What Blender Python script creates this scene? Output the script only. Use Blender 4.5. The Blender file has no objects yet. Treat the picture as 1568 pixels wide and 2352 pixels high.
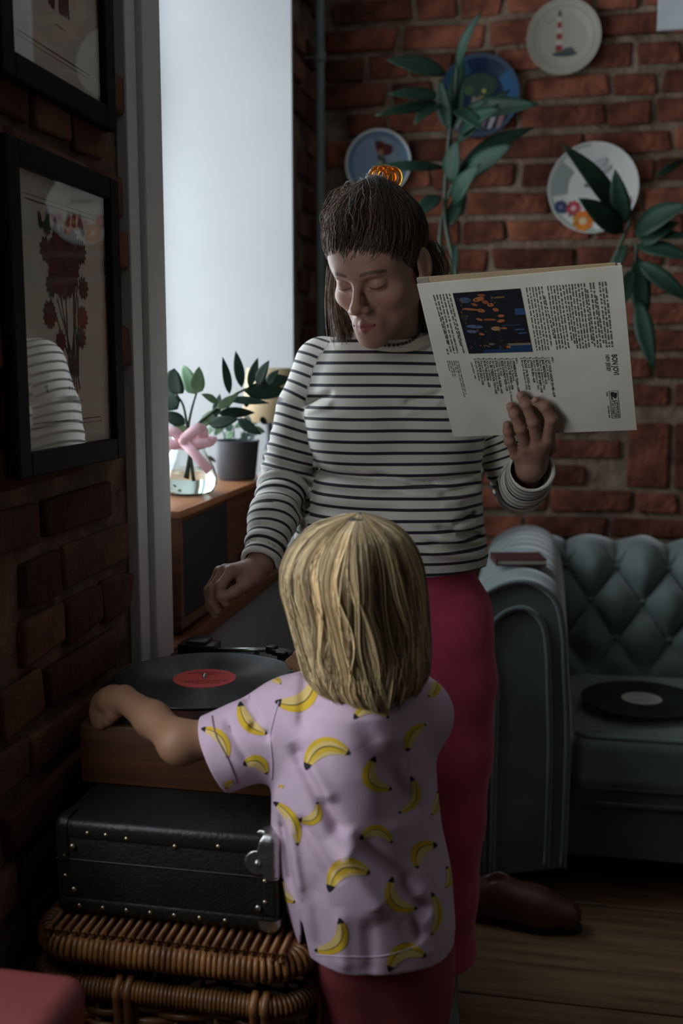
import bpy, bmesh, math, random
import numpy as np
from mathutils import Vector, Matrix, Quaternion, noise as mnoise
from mathutils.bvhtree import BVHTree
scene = bpy.context.scene
COL = scene.collection
random.seed(7)
RNG = np.random.default_rng(11)

# ------------------------------------------------------------------ camera
FPX, CPX, CPY, CAM_H = 2400.0, 784.0, 1176.0, 1.31
YAW = math.radians(11.0)
PIT = math.atan(335 / 2400.0)
_fh = np.array([-math.sin(YAW), math.cos(YAW), 0.0])
CR = np.array([math.cos(YAW), math.sin(YAW), 0.0])
CF = _fh * math.cos(PIT) - np.array([0, 0, 1.0]) * math.sin(PIT)
CU = _fh * math.sin(PIT) + np.array([0, 0, 1.0]) * math.cos(PIT)
CC = np.array([0.0, 0.0, CAM_H])
def ray(x, y): return CF + CR * ((x - CPX) / FPX) + CU * ((CPY - y) / FPX)
def at(x, y, d): return CC + ray(x, y) * d
def onX(x, y, X): r = ray(x, y); return CC + r * (X / r[0])
def onY(x, y, Y): r = ray(x, y); return CC + r * (Y / r[1])
def onZ(x, y, Z): r = ray(x, y); return CC + r * ((Z - CAM_H) / r[2])

cam = bpy.data.cameras.new('camera'); camo = bpy.data.objects.new('camera', cam)
COL.objects.link(camo)
cam.sensor_fit = 'VERTICAL'; cam.sensor_height = 36.0; cam.sensor_width = 24.0
cam.lens = 36.0 * FPX / 2352.0
cam.clip_start = 0.02
cam.dof.use_dof = True; cam.dof.focus_distance = 1.68; cam.dof.aperture_fstop = 2.8
camo.matrix_world = Matrix(((CR[0], CU[0], -CF[0], CC[0]), (CR[1], CU[1], -CF[1], CC[1]), (CR[2], CU[2], -CF[2], CC[2]), (0, 0, 0, 1)))
scene.camera = camo

# ------------------------------------------------------------------ world, daylight, exposure
scene.view_settings.view_transform = 'Standard'
scene.view_settings.look = 'None'
scene.view_settings.exposure = 0.0
scene.view_settings.gamma = 1.0
scene.view_settings.use_curve_mapping = False
world = bpy.data.worlds.new('overcast_sky'); scene.world = world
world.use_nodes = True
wb = world.node_tree.nodes['Background']
wb.inputs[0].default_value = (0.78, 0.88, 1.0, 1); wb.inputs[1].default_value = 1.0
def area(name, loc, rot, sx, sy, power, col):
    l = bpy.data.lights.new(name, 'AREA'); l.shape = 'RECTANGLE'; l.size = sx; l.size_y = sy
    l.energy = power; l.color = col
    o = bpy.data.objects.new(name, l); COL.objects.link(o); o.location = loc; o.rotation_euler = rot
    return o
# overcast daylight standing in the bay window and in an added, unseen second one
WALLX = -0.712            # brick face of the left wall
BACKY = 3.364             # brick face of the back wall
WIN_A = (1.862, 2.936)    # window bay seen in the photograph
WIN_B = (0.56, 1.12)     # added, unseen second window of this wall, to light child and album
area('daylight_bay_window', (-1.32, 2.40, 1.70), (0, -math.pi/2, 0), 1.75, 1.05, 46, (0.80, 0.91, 1.0))
area('daylight_added_window', (-0.80, 0.85, 1.50), (0, -math.pi/2, 0), 1.25, 0.50, 10.5, (0.88, 0.94, 1.0))

# ------------------------------------------------------------------ helpers: materials
def nt(mat): return mat.node_tree.nodes, mat.node_tree.links
MATS = {}
def mat(name, col, rough=0.6, var=0.0, vscale=8.0, bump=0.0, bscale=40.0, metal=0.0, spec=0.5, sheen=0.0, coat=0.0, col2=None, stretch=None, rnd=0.0, trans=0.0, ior=1.45, detail=4.0, aniso=0.0, sss=0.0):
    """principled material: noise mixes col and col2, optional per-object variation, noise bump"""
    m = bpy.data.materials.new(name); m.use_nodes = True
    n, l = nt(m); b = n['Principled BSDF']
    b.inputs['Roughness'].default_value = rough; b.inputs['Metallic'].default_value = metal
    b.inputs['Specular IOR Level'].default_value = spec; b.inputs['Sheen Weight'].default_value = sheen
    b.inputs['Sheen Roughness'].default_value = 0.4
    b.inputs['Coat Weight'].default_value = coat; b.inputs['Transmission Weight'].default_value = trans
    b.inputs['IOR'].default_value = ior; b.inputs['Anisotropic'].default_value = aniso
    if sss:
        b.inputs['Subsurface Weight'].default_value = sss; b.inputs['Subsurface Radius'].default_value = (0.012, 0.005, 0.003); b.inputs['Subsurface Scale'].default_value = 1.0
    c4 = (*col, 1)
    b.inputs['Base Color'].default_value = c4
    tc = n.new('ShaderNodeTexCoord'); mp = n.new('ShaderNodeMapping'); l.new(tc.outputs['Object'], mp.inputs[0])
    if stretch: mp.inputs['Scale'].default_value = stretch
    if var or col2:
        nz = n.new('ShaderNodeTexNoise'); nz.inputs['Scale'].default_value = vscale; nz.inputs['Detail'].default_value = detail
        l.new(mp.outputs[0], nz.inputs['Vector'])
        rp = n.new('ShaderNodeValToRGB'); l.new(nz.outputs['Fac'], rp.inputs[0])
        rp.color_ramp.elements[0].position = 0.32; rp.color_ramp.elements[1].position = 0.68
        c2 = col2 or tuple(min(1, c * (1 + var)) for c in col)
        c1 = col if col2 else tuple(c * (1 - var) for c in col)
        rp.color_ramp.elements[0].color = (*c1, 1); rp.color_ramp.elements[1].color = (*c2, 1)
        last = rp.outputs[0]
        if rnd:
            oi = n.new('ShaderNodeObjectInfo'); hs = n.new('ShaderNodeHueSaturation'); mr = n.new('ShaderNodeMapRange')
            l.new(oi.outputs['Random'], mr.inputs[0]); mr.inputs[3].default_value = 1 - rnd; mr.inputs[4].default_value = 1 + rnd
            l.new(mr.outputs[0], hs.inputs['Value']); l.new(last, hs.inputs['Color']); last = hs.outputs[0]
        l.new(last, b.inputs['Base Color'])
    if bump:
        nb = n.new('ShaderNodeTexNoise'); nb.inputs['Scale'].default_value = bscale; nb.inputs['Detail'].default_value = 5
        l.new(mp.outputs[0], nb.inputs['Vector'])
        bp = n.new('ShaderNodeBump'); bp.inputs['Strength'].default_value = bump; bp.inputs['Distance'].default_value = 0.01
        l.new(nb.outputs['Fac'], bp.inputs['Height']); l.new(bp.outputs[0], b.inputs['Normal'])
    MATS[name] = m
    return m
def attr_mat(name, rough=0.6, spec=0.4, sheen=0.0, bump=0.0, bscale=300.0, aniso=0.0, sss=0.0, var=0.0, vscale=30.):
    """principled material whose base colour is the mesh colour attribute 'Col'"""
    m = mat(name, (0.5, 0.5, 0.5), rough, spec=spec, sheen=sheen, bump=bump, bscale=bscale, aniso=aniso, sss=sss)
    n, l = nt(m); a = n.new('ShaderNodeVertexColor'); a.layer_name = 'Col'
    out = a.outputs[0]
    if var:
        tc = n.new('ShaderNodeTexCoord'); nz = n.new('ShaderNodeTexNoise'); nz.inputs['Scale'].default_value = vscale; nz.inputs['Detail'].default_value = 3
        l.new(tc.outputs['Object'], nz.inputs['Vector']); mr = n.new('ShaderNodeMapRange'); l.new(nz.outputs['Fac'], mr.inputs[0])
        mr.inputs[3].default_value = 1 - var; mr.inputs[4].default_value = 1 + var
        hs = n.new('ShaderNodeHueSaturation'); l.new(mr.outputs[0], hs.inputs['Value']); l.new(out, hs.inputs['Color']); out = hs.outputs[0]
    l.new(out, n['Principled BSDF'].inputs['Base Color'])
    return m
def pane_mat(name, tint=(1, 1, 1), ior=1.5, rough=0.0, gain=1.0):
    """clear thin glass: see-through with Fresnel reflection"""
    m = bpy.data.materials.new(name); m.use_nodes = True; n, l = nt(m)
    n.remove(n['Principled BSDF'])
    t = n.new('ShaderNodeBsdfTransparent'); t.inputs[0].default_value = (*tint, 1)
    g = n.new('ShaderNodeBsdfGlossy'); g.inputs['Roughness'].default_value = rough
    f = n.new('ShaderNodeFresnel'); f.inputs[0].default_value = ior
    mu = n.new('ShaderNodeMath'); mu.operation = 'MULTIPLY'; mu.inputs[1].default_value = gain; mu.use_clamp = True
    gm = n.new('ShaderNodeNewGeometry'); iv = n.new('ShaderNodeMath'); iv.operation = 'SUBTRACT'; iv.inputs[0].default_value = 1.0; l.new(gm.outputs['Backfacing'], iv.inputs[1])
    m2 = n.new('ShaderNodeMath'); m2.operation = 'MULTIPLY'; l.new(f.outputs[0], m2.inputs[0]); l.new(iv.outputs[0], m2.inputs[1]); l.new(m2.outputs[0], mu.inputs[0])
    mx = n.new('ShaderNodeMixShader'); l.new(mu.outputs[0], mx.inputs[0]); l.new(t.outputs[0], mx.inputs[1]); l.new(g.outputs[0], mx.inputs[2])
    l.new(mx.outputs[0], n['Material Output'].inputs[0])
    return m

# ------------------------------------------------------------------ helpers: objects
def link(o, parent=None):
    COL.objects.link(o)
    if parent is not None: o.parent = parent
    return o
def tag(o, label=None, cat=None, group=None, kind=None):
    if label: o['label'] = label
    if cat: o['category'] = cat
    if group: o['group'] = group
    if kind: o['kind'] = kind
    return o
def empty(name, loc, label=None, cat=None, rz=0.0, group=None):
    o = bpy.data.objects.new(name, None); o.location = [float(v) for v in loc]; o.rotation_euler = (0, 0, rz); o.empty_display_size = 0.05
    link(o); return tag(o, label, cat, group)
def mesh(name, verts, faces, m=None, smooth=True, cols=None):
    me = bpy.data.meshes.new(name)
    v = np.asarray(verts, dtype=np.float32)
    if isinstance(faces, np.ndarray) and faces.ndim == 2:
        k = faces.shape[1]
        me.vertices.add(len(v)); me.vertices.foreach_set('co', v.ravel())
        me.loops.add(faces.size); me.loops.foreach_set('vertex_index', faces.astype(np.int32).ravel())
        me.polygons.add(len(faces)); me.polygons.foreach_set('loop_start', np.arange(0, faces.size, k, dtype=np.int32))
        me.update(calc_edges=True)
    else:
        me.from_pydata([tuple(map(float, p)) for p in v], [], [tuple(int(i) for i in f) for f in faces]); me.update()
    if smooth: me.polygons.foreach_set('use_smooth', np.ones(len(me.polygons), dtype=bool))
    if m: me.materials.append(m)
    if cols is not None:
        ca = me.color_attributes.new('Col', 'FLOAT_COLOR', 'POINT')
        c = np.ones((len(v), 4), dtype=np.float32); c[:, :3] = cols; ca.data.foreach_set('color', c.ravel())
    me.validate()
    return me
def obj(name, me, parent=None, loc=None, rot=None):
    """link a mesh as an object; a child of an Empty keeps its world-space vertices"""
    o = bpy.data.objects.new(name, me); link(o, parent)
    if parent is not None and loc is None:
        p = parent; inv = Matrix.Identity(4)
        chain = []
        while p: chain.append(p); p = p.parent
        M = Matrix.Identity(4)
        for q in reversed(chain): M = M @ q.matrix_parent_inverse @ q.matrix_basis
        o.matrix_parent_inverse = M.inverted()
    if loc is not None: o.location = [float(v) for v in loc]
    if rot is not None: o.rotation_euler = rot
    return o

class MB:
    """collects shapes, built as one mesh object"""
    def __init__(s): s.v = []; s.f = []; s.c = []
    def add(s, v, f, col=None):
        o = len(s.v); s.v += [tuple(map(float, p)) for p in v]; s.f += [tuple(i + o for i in q) for q in f]
        s.c += [col or (0.5, 0.5, 0.5)] * len(v); return s
    def box(s, a, b, M=None, col=None):
        (x0, y0, z0), (x1, y1, z1) = a, b
        v = [(x0,y0,z0),(x1,y0,z0),(x1,y1,z0),(x0,y1,z0),(x0,y0,z1),(x1,y0,z1),(x1,y1,z1),(x0,y1,z1)]
        if M is not None: v = [M @ Vector(p) for p in v]
        return s.add(v, [(0,3,2,1),(4,5,6,7),(0,1,5,4),(1,2,6,5),(2,3,7,6),(3,0,4,7)], col)
    def bbox(s, a, b, r=0.004, M=None, col=None, seg=2):
        """rounded box"""
        bm = bmesh.new(); bmesh.ops.create_cube(bm, size=1)
        c = [(p + q) / 2 for p, q in zip(a, b)]; d = [q - p for p, q in zip(a, b)]
        for w in bm.verts: w.co = Vector([w.co[i] * d[i] + c[i] for i in range(3)])
        bmesh.ops.bevel(bm, geom=bm.edges[:], offset=min(r, min(abs(t) for t in d) * 0.45), segments=seg, profile=0.5, affect='EDGES')
        bm.verts.index_update()
        v = [tuple(w.co) for w in bm.verts]
        if M is not None: v = [tuple(M @ Vector(p)) for p in v]
        s.add(v, [tuple(w.index for w in f.verts) for f in bm.faces], col); bm.free(); return s
    def tube(s, pts, rad, n=8, col=None, cap=True, closed=False):
        P = [Vector(p) for p in pts]; k = len(P)
        R = rad if hasattr(rad, '__len__') else [rad] * k
        v = []; f = []; prev = None
        for i in range(k):
            t = (P[(i+1) % k] - P[i-1]) if closed else (P[min(i+1, k-1)] - P[max(i-1, 0)])
            t = t.normalized() if t.length > 1e-9 else Vector((0, 0, 1))
            if prev is None:
                a = Vector((0, 0, 1)) if abs(t.z) < 0.9 else Vector((1, 0, 0))
                u = t.cross(a).normalized()
            else:
                u = (prev - t * prev.dot(t)); u = u.normalized() if u.length > 1e-6 else t.orthogonal().normalized()
            prev = u; w = t.cross(u)
            for j in range(n):
                an = 2 * math.pi * j / n
                v.append(P[i] + (u * math.cos(an) + w * math.sin(an)) * R[i])
        m = k if closed else k - 1
        for i in range(m):
            for j in range(n):
                a, b = i * n + j, i * n + (j + 1) % n
                c, d = ((i + 1) % k) * n + (j + 1) % n, ((i + 1) % k) * n + j
                f.append((a, b, c, d))
        if cap and not closed:
            f.append(tuple(range(n - 1, -1, -1))); f.append(tuple(range((k - 1) * n, k * n)))
        return s.add(v, f, col)
    def lathe(s, prof, n=32, M=None, col=None):
        """profile of (r, z) round the z axis"""
        v = []; f = []; k = len(prof)
        for (r, z) in prof:
            for j in range(n):
                an = 2 * math.pi * j / n; v.append((r * math.cos(an), r * math.sin(an), z))
        for i in range(k - 1):
            for j in range(n):
                f.append((i*n+j, i*n+(j+1) % n, (i+1)*n+(j+1) % n, (i+1)*n+j))
        if prof[0][0] > 1e-6: f.append(tuple(range(n - 1, -1, -1)))
        if prof[-1][0] > 1e-6: f.append(tuple(range((k-1)*n, k*n)))
        if M is not None: v = [tuple(M @ Vector(p)) for p in v]
        return s.add(v, f, col)
    def sphere(s, c, r, n=12, col=None, M=None):
        prof = [(max(1e-7, math.sin(math.pi * i / (n//2+2))), -math.cos(math.pi * i / (n//2+2))) for i in range(n//2+3)]
        rr = r if hasattr(r, '__len__') else (r, r, r)
        T = Matrix.Translation(c) @ (M.to_4x4() if M is not None else Matrix.Identity(4)) @ Matrix.Diagonal((*rr, 1))
        return s.lathe(prof, n, T, col)
    def poly(s, pts, col=None): return s.add(pts, [tuple(range(len(pts)))], col)
    def build(s, name, m=None, parent=None, smooth=False, usecol=False):
        me = mesh(name, s.v, s.f, m, smooth, np.array(s.c) if usecol else None)
        if smooth == 'auto':
            pass
        return obj(name, me, parent)
def smooth_angle(o, ang=40):
    me = o.data; me.polygons.foreach_set('use_smooth', np.ones(len(me.polygons), dtype=bool))
    try: me.set_sharp_from_angle(angle=math.radians(ang))
    except Exception: pass
    return o
def catmull(P, n):
    """smooth polyline through control points, n samples"""
    P = np.asarray(P, float); k = len(P); t = np.linspace(0, k - 1, n); i = np.clip(t.astype(int), 0, k - 2); u = (t - i)[:, None]
    p0 = P[np.clip(i-1, 0, k-1)]; p1 = P[i]; p2 = P[i+1]; p3 = P[np.clip(i+2, 0, k-1)]
    return 0.5 * (2*p1 + (p2-p0)*u + (2*p0-5*p1+4*p2-p3)*u**2 + (3*p1-p0-3*p2+p3)*u**3)

# ------------------------------------------------------------------ helpers: signed-distance modelling (one continuous skin from many smooth-blended volumes)
class Field:
    def __init__(s, xs, ys, zs):
        s.a = [np.asarray(t, np.float32) for t in (xs, ys, zs)]
        s.f = np.full([len(t) for t in s.a], 0.08, np.float32)
    def _sub(s, lo, hi):
        sl = []
        for k in range(3):
            i0 = max(0, int(np.searchsorted(s.a[k], lo[k])) - 1); i1 = min(len(s.a[k]), int(np.searchsorted(s.a[k], hi[k])) + 1)
            if i1 <= i0: return None
            sl.append(slice(i0, i1))
        return tuple(sl)
    def _grid(s, sl): return (s.a[0][sl[0]][:, None, None], s.a[1][sl[1]][None, :, None], s.a[2][sl[2]][None, None, :])
    def put(s, lo, hi, fn, k=0.01, op='add'):
        m = k + 0.012
        sl = s._sub([v - m for v in lo], [v + m for v in hi])
        if sl is None: return
        d = fn(*s._grid(sl)).astype(np.float32); a = s.f[sl]
        if op == 'sub': d = -d
        h = np.maximum(k - np.abs(a - d), 0) / max(k, 1e-6)
        if op == 'add': r = np.minimum(a, d) - h * h * k * 0.25
        else: r = np.maximum(a, d) + h * h * k * 0.25
        s.f[sl] = r
    def cone(s, A, B, ra, rb, k=0.01, op='add', flat=None):
        """tapered capsule; flat=(axis, factor) squashes across that direction"""
        A = np.asarray(A, float); B = np.asarray(B, float); ab = B - A; L2 = float(ab @ ab) + 1e-12; m = max(ra, rb)
        def fn(X, Y, Z):
            px_, py_, pz_ = X - A[0], Y - A[1], Z - A[2]
            t = np.clip((px_*ab[0] + py_*ab[1] + pz_*ab[2]) / L2, 0, 1)
            qx, qy, qz = px_ - t*ab[0], py_ - t*ab[1], pz_ - t*ab[2]
            if flat is not None:
                n, q = flat; e = (qx*n[0] + qy*n[1] + qz*n[2]) * (1/q - 1)
                qx, qy, qz = qx + e*n[0], qy + e*n[1], qz + e*n[2]
            return np.sqrt(qx*qx + qy*qy + qz*qz) - (ra + (rb - ra) * t)
        s.put(np.minimum(A, B) - m, np.maximum(A, B) + m, fn, k, op)
    def ell(s, c, r, R=None, k=0.01, op='add'):
        """ellipsoid; R columns are its axes"""
        c = np.asarray(c, float); r = np.asarray(r, float); R = np.eye(3) if R is None else np.asarray(R)
        ext = np.sqrt(((R * r) ** 2).sum(1))
        def fn(X, Y, Z):
            d = (X - c[0], Y - c[1], Z - c[2]); k0 = 0; k1 = 0
            for i in range(3):
                u = d[0]*R[0, i] + d[1]*R[1, i] + d[2]*R[2, i]
                k0 = k0 + (u / r[i]) ** 2; k1 = k1 + (u / r[i]**2) ** 2
            k0 = np.sqrt(k0); k1 = np.sqrt(k1) + 1e-9
            return k0 * (k0 - 1) / k1
        s.put(c - ext, c + ext, fn, k, op)
    def mesh(s):
        f = s.f; neg = f < 0
        cnt = np.zeros([n - 1 for n in f.shape], np.uint8)
        for i in (0, 1):
            for j in (0, 1):
                for k in (0, 1):
                    cnt += neg[i:f.shape[0]-1+i, j:f.shape[1]-1+j, k:f.shape[2]-1+k]
        I, J, K = np.nonzero((cnt > 0) & (cnt < 8))
        idx = np.full(cnt.shape, -1, np.int32); idx[I, J, K] = np.arange(len(I), dtype=np.int32)
        acc = np.zeros((len(I), 3)); num = np.zeros(len(I)); ax = s.a
        cr = [(i, j, k) for i in (0, 1) for j in (0, 1) for k in (0, 1)]
        for a in cr:
            for d in range(3):
                if a[d]: continue
                b = list(a); b[d] = 1
                fa = f[I+a[0], J+a[1], K+a[2]]; fb = f[I+b[0], J+b[1], K+b[2]]
                m = (fa < 0) != (fb < 0); t = np.where(m, fa / np.where(m, fa - fb, 1), 0)
                P0 = np.stack([ax[0][I+a[0]], ax[1][J+a[1]], ax[2][K+a[2]]], 1); P1 = np.stack([ax[0][I+b[0]], ax[1][J+b[1]], ax[2][K+b[2]]], 1)
                acc += np.where(m[:, None], P0 + (P1 - P0) * t[:, None], 0); num += m
        V = acc / num[:, None]; Q = []
        for d in range(3):
            e, g = [(1, 2), (2, 0), (0, 1)][d]
            sl0 = [slice(1, -1)] * 3; sl1 = [slice(1, -1)] * 3; sl0[d] = slice(0, -1); sl1[d] = slice(1, None)
            n0 = neg[tuple(sl0)]; n1 = neg[tuple(sl1)]
            E = list(np.nonzero(n0 != n1)); flip = n1[tuple(E)]
            for q in range(3):
                if q != d: E[q] = E[q] + 1
            def cell(o1, o2):
                c = [E[0].copy(), E[1].copy(), E[2].copy()]; c[e] = c[e] - o1; c[g] = c[g] - o2
                return idx[c[0], c[1], c[2]]
            q4 = np.stack([cell(1, 1), cell(0, 1), cell(0, 0), cell(1, 0)], 1)
            q4[flip] = q4[flip][:, ::-1]
            Q.append(q4[(q4 >= 0).all(1)])
        return V.astype(np.float32), np.concatenate(Q).astype(np.int32)
def relax(V, Q, it=3, lam=0.5):
    """light Laplacian smoothing of a quad mesh (shrink-compensated)"""
    e = np.concatenate([Q[:, [0, 1]], Q[:, [1, 2]], Q[:, [2, 3]], Q[:, [3, 0]]]); n = len(V)
    deg = np.bincount(e[:, 0], minlength=n) + np.bincount(e[:, 1], minlength=n)
    for i in range(it * 2):
        w = lam if i % 2 == 0 else -lam * 1.04
        S = np.zeros_like(V)
        for c in range(3):
            S[:, c] = np.bincount(e[:, 0], weights=V[e[:, 1], c], minlength=n) + np.bincount(e[:, 1], weights=V[e[:, 0], c], minlength=n)
        V = V + w * (S / np.maximum(deg, 1)[:, None] - V)
    return V.astype(np.float32)
def vnoise(P, scale, seed=0):
    """cheap smooth value noise for arrays of points, range about -1..1"""
    P = np.asarray(P, float) * scale + seed * 17.31
    i = np.floor(P).astype(np.int64); u = P - i; u = u * u * (3 - 2 * u); out = np.zeros(P.shape[:-1])
    for a in (0, 1):
        for b in (0, 1):
            for c in (0, 1):
                h = (i[..., 0] + a) * 374761393 + (i[..., 1] + b) * 668265263 + (i[..., 2] + c) * 2147483647 + seed * 974711
                h = (h ^ (h >> 13)) * 1274126177; h = (h ^ (h >> 16)) & 0xffff
                w = (u[..., 0] if a else 1 - u[..., 0]) * (u[..., 1] if b else 1 - u[..., 1]) * (u[..., 2] if c else 1 - u[..., 2])
                out += w * (h / 32767.5 - 1)
    return out

# ================================================================== materials
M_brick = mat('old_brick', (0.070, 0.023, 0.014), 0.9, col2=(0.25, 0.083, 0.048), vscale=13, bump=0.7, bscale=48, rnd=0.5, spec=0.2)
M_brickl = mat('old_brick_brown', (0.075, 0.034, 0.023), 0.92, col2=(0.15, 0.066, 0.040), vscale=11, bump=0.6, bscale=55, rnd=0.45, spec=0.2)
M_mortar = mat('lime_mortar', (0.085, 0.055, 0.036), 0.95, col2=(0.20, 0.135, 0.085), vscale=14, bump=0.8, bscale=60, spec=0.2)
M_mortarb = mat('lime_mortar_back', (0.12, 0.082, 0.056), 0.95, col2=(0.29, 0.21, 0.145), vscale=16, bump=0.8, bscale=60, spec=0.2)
M_plaster = mat('white_plaster', (0.32, 0.32, 0.317), 0.8, var=0.03, vscale=5, bump=0.05, bscale=80)
M_plasterr = mat('room_plaster', (0.42, 0.41, 0.39), 0.85, var=0.03, vscale=5)
M_paintw = mat('painted_wood_white', (0.62, 0.62, 0.60), 0.55, var=0.04, vscale=6)
M_ceil = mat('ceiling_paint', (0.7, 0.69, 0.66), 0.9, var=0.02)
M_floor = mat('pine_floor', (0.10, 0.055, 0.027), 0.45, col2=(0.20, 0.113, 0.055), vscale=5, stretch=(0.6, 9, 9), bump=0.12, bscale=30, rnd=0.18)
M_gap = mat('floor_gap', (0.02, 0.015, 0.012), 0.9)
M_black = mat('black_frame_paint', (0.006, 0.006, 0.007), 0.6, spec=0.25)
M_paper = mat('aged_paper', (0.62, 0.57, 0.47), 0.85, var=0.05, vscale=5)
M_ink = attr_mat('printed_ink', 0.8)
M_glass = pane_mat('frame_glass', ior=1.5, gain=1.7)
M_wglass = pane_mat('window_glass', ior=1.45)
M_teak = mat('teak_veneer', (0.115, 0.041, 0.013), 0.5, col2=(0.20, 0.076, 0.025), vscale=4, stretch=(1.2, 1, 22), bump=0.04, bscale=60)
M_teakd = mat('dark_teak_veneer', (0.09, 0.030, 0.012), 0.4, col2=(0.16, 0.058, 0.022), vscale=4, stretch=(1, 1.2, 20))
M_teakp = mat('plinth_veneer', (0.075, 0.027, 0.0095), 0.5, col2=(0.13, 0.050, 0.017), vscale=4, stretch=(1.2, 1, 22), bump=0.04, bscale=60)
M_teakt = mat('radio_top_lit_veneer', (0.30, 0.12, 0.05), 0.4, col2=(0.40, 0.17, 0.075), vscale=4, stretch=(8, 1, 1))  # veneer made paler for the top board, in place of window light
M_grille = mat('speaker_cloth', (0.028, 0.026, 0.026), 0.95, bump=0.5, bscale=500)
M_vinyl = mat('black_vinyl', (0.009, 0.009, 0.011), 0.22, spec=0.5)
M_plastic = mat('black_plastic', (0.012, 0.012, 0.013), 0.4)
M_metal = mat('brushed_metal', (0.55, 0.55, 0.53), 0.35, metal=1.0)
M_steel = mat('worn_steel', (0.50, 0.50, 0.48), 0.38, metal=1.0, bump=0.15, bscale=60)
M_leath = mat('suitcase_fibre', (0.012, 0.012, 0.0095), 0.55, var=0.3, vscale=20, bump=0.25, bscale=220)
M_bind = mat('suitcase_binding', (0.014, 0.014, 0.011), 0.42, bump=0.15, bscale=160)
M_brass = mat('brass_rivet', (0.62, 0.55, 0.36), 0.35, metal=1.0)
M_wick = mat('wicker_cane', (0.115, 0.045, 0.015), 0.34, col2=(0.28, 0.125, 0.040), vscale=26, rnd=0.25)
M_redl = mat('red_leather', (0.17, 0.034, 0.030), 0.5, var=0.12, vscale=9, bump=0.1, bscale=120)
M_velv = mat('teal_velvet', (0.090, 0.118, 0.108), 0.75, var=0.18, vscale=10, sheen=0.9, bump=0.1, bscale=300)
M_leaf = mat('dark_leaf', (0.007, 0.022, 0.012), 0.55, col2=(0.012, 0.036, 0.020), vscale=12, spec=0.25)
M_leafp = mat('pale_leaf', (0.10, 0.20, 0.10), 0.5, col2=(0.18, 0.30, 0.16), vscale=12)
M_stem = mat('green_stem', (0.025, 0.042, 0.022), 0.5, var=0.2)
M_pot = mat('dark_ceramic', (0.055, 0.058, 0.066), 0.5, var=0.1)
M_porc = mat('glazed_porcelain', (0.70, 0.68, 0.64), 0.22, var=0.03)
M_porcc = mat('cream_porcelain', (0.34, 0.305, 0.245), 0.3, var=0.04)
M_porcb = mat('blue_glaze', (0.20, 0.30, 0.40), 0.22, col2=(0.34, 0.45, 0.53), vscale=8)
M_porcd = mat('night_blue_glaze', (0.006, 0.010, 0.024), 0.22, col2=(0.010, 0.026, 0.055), vscale=10)
M_green = mat('pipe_paint', (0.12, 0.16, 0.145), 0.5, var=0.05)
M_shade = mat('lamp_shade_linen', (0.45, 0.34, 0.20), 0.9, var=0.06)
M_ribbon = mat('pink_ribbon', (0.85, 0.50, 0.55), 0.45, var=0.1, vscale=14)
M_brownl = mat('brown_shoe_leather', (0.075, 0.026, 0.016), 0.35, var=0.25, vscale=20)
M_sole = mat('shoe_sole', (0.012, 0.01, 0.01), 0.7)

# ================================================================== room shell
TH = 0.52
OUT = WALLX - TH
SILL, HEAD = 0.775, 2.62
CEIL = 2.95
RX, FY = 3.3, -2.6
base = WALLX - 0.012
def wall_slabs(name, boxes, m):
    b = MB()
    for a, c in boxes: b.box(a, c)
    return tag(b.build(name, m), kind='structure')
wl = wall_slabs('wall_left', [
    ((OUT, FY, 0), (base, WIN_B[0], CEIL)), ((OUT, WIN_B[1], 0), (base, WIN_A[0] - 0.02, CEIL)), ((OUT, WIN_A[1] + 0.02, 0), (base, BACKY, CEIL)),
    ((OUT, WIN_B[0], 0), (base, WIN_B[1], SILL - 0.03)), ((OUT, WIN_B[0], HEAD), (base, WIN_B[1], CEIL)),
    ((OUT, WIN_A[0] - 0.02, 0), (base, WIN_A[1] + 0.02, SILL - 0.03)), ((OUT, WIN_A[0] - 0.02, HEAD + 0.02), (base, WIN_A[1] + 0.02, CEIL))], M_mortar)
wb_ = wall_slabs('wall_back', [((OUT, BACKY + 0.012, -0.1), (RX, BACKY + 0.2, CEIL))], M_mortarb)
wall_slabs('wall_right', [((RX, FY, -0.1), (RX + 0.2, BACKY + 0.2, CEIL))], M_plasterr)
wall_slabs('wall_front', [((OUT, FY - 0.2, -0.1), (RX + 0.2, FY, CEIL))], M_plasterr)
wall_slabs('ceiling', [((OUT, FY - 0.2, CEIL), (RX + 0.2, BACKY + 0.2, CEIL + 0.15))], M_ceil)
fl = wall_slabs('floor', [((OUT, FY - 0.1, -0.12), (RX + 0.1, BACKY + 0.1, -0.006))], M_gap)
# floor planks, parallel to the back wall
py = FY; k = 0
pw = [0.142, 0.136, 0.148, 0.139]
while py < BACKY - 0.01:
    w = min(pw[k % 4], BACKY - py); b = MB(); b.bbox((base + 0.0, py + 0.0025, -0.03), (RX, py + w - 0.0025, 0.0 - 0.0008 * (k % 3)), 0.003, seg=1)
    b.build('plank', M_floor, fl); py += w; k += 1

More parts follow.
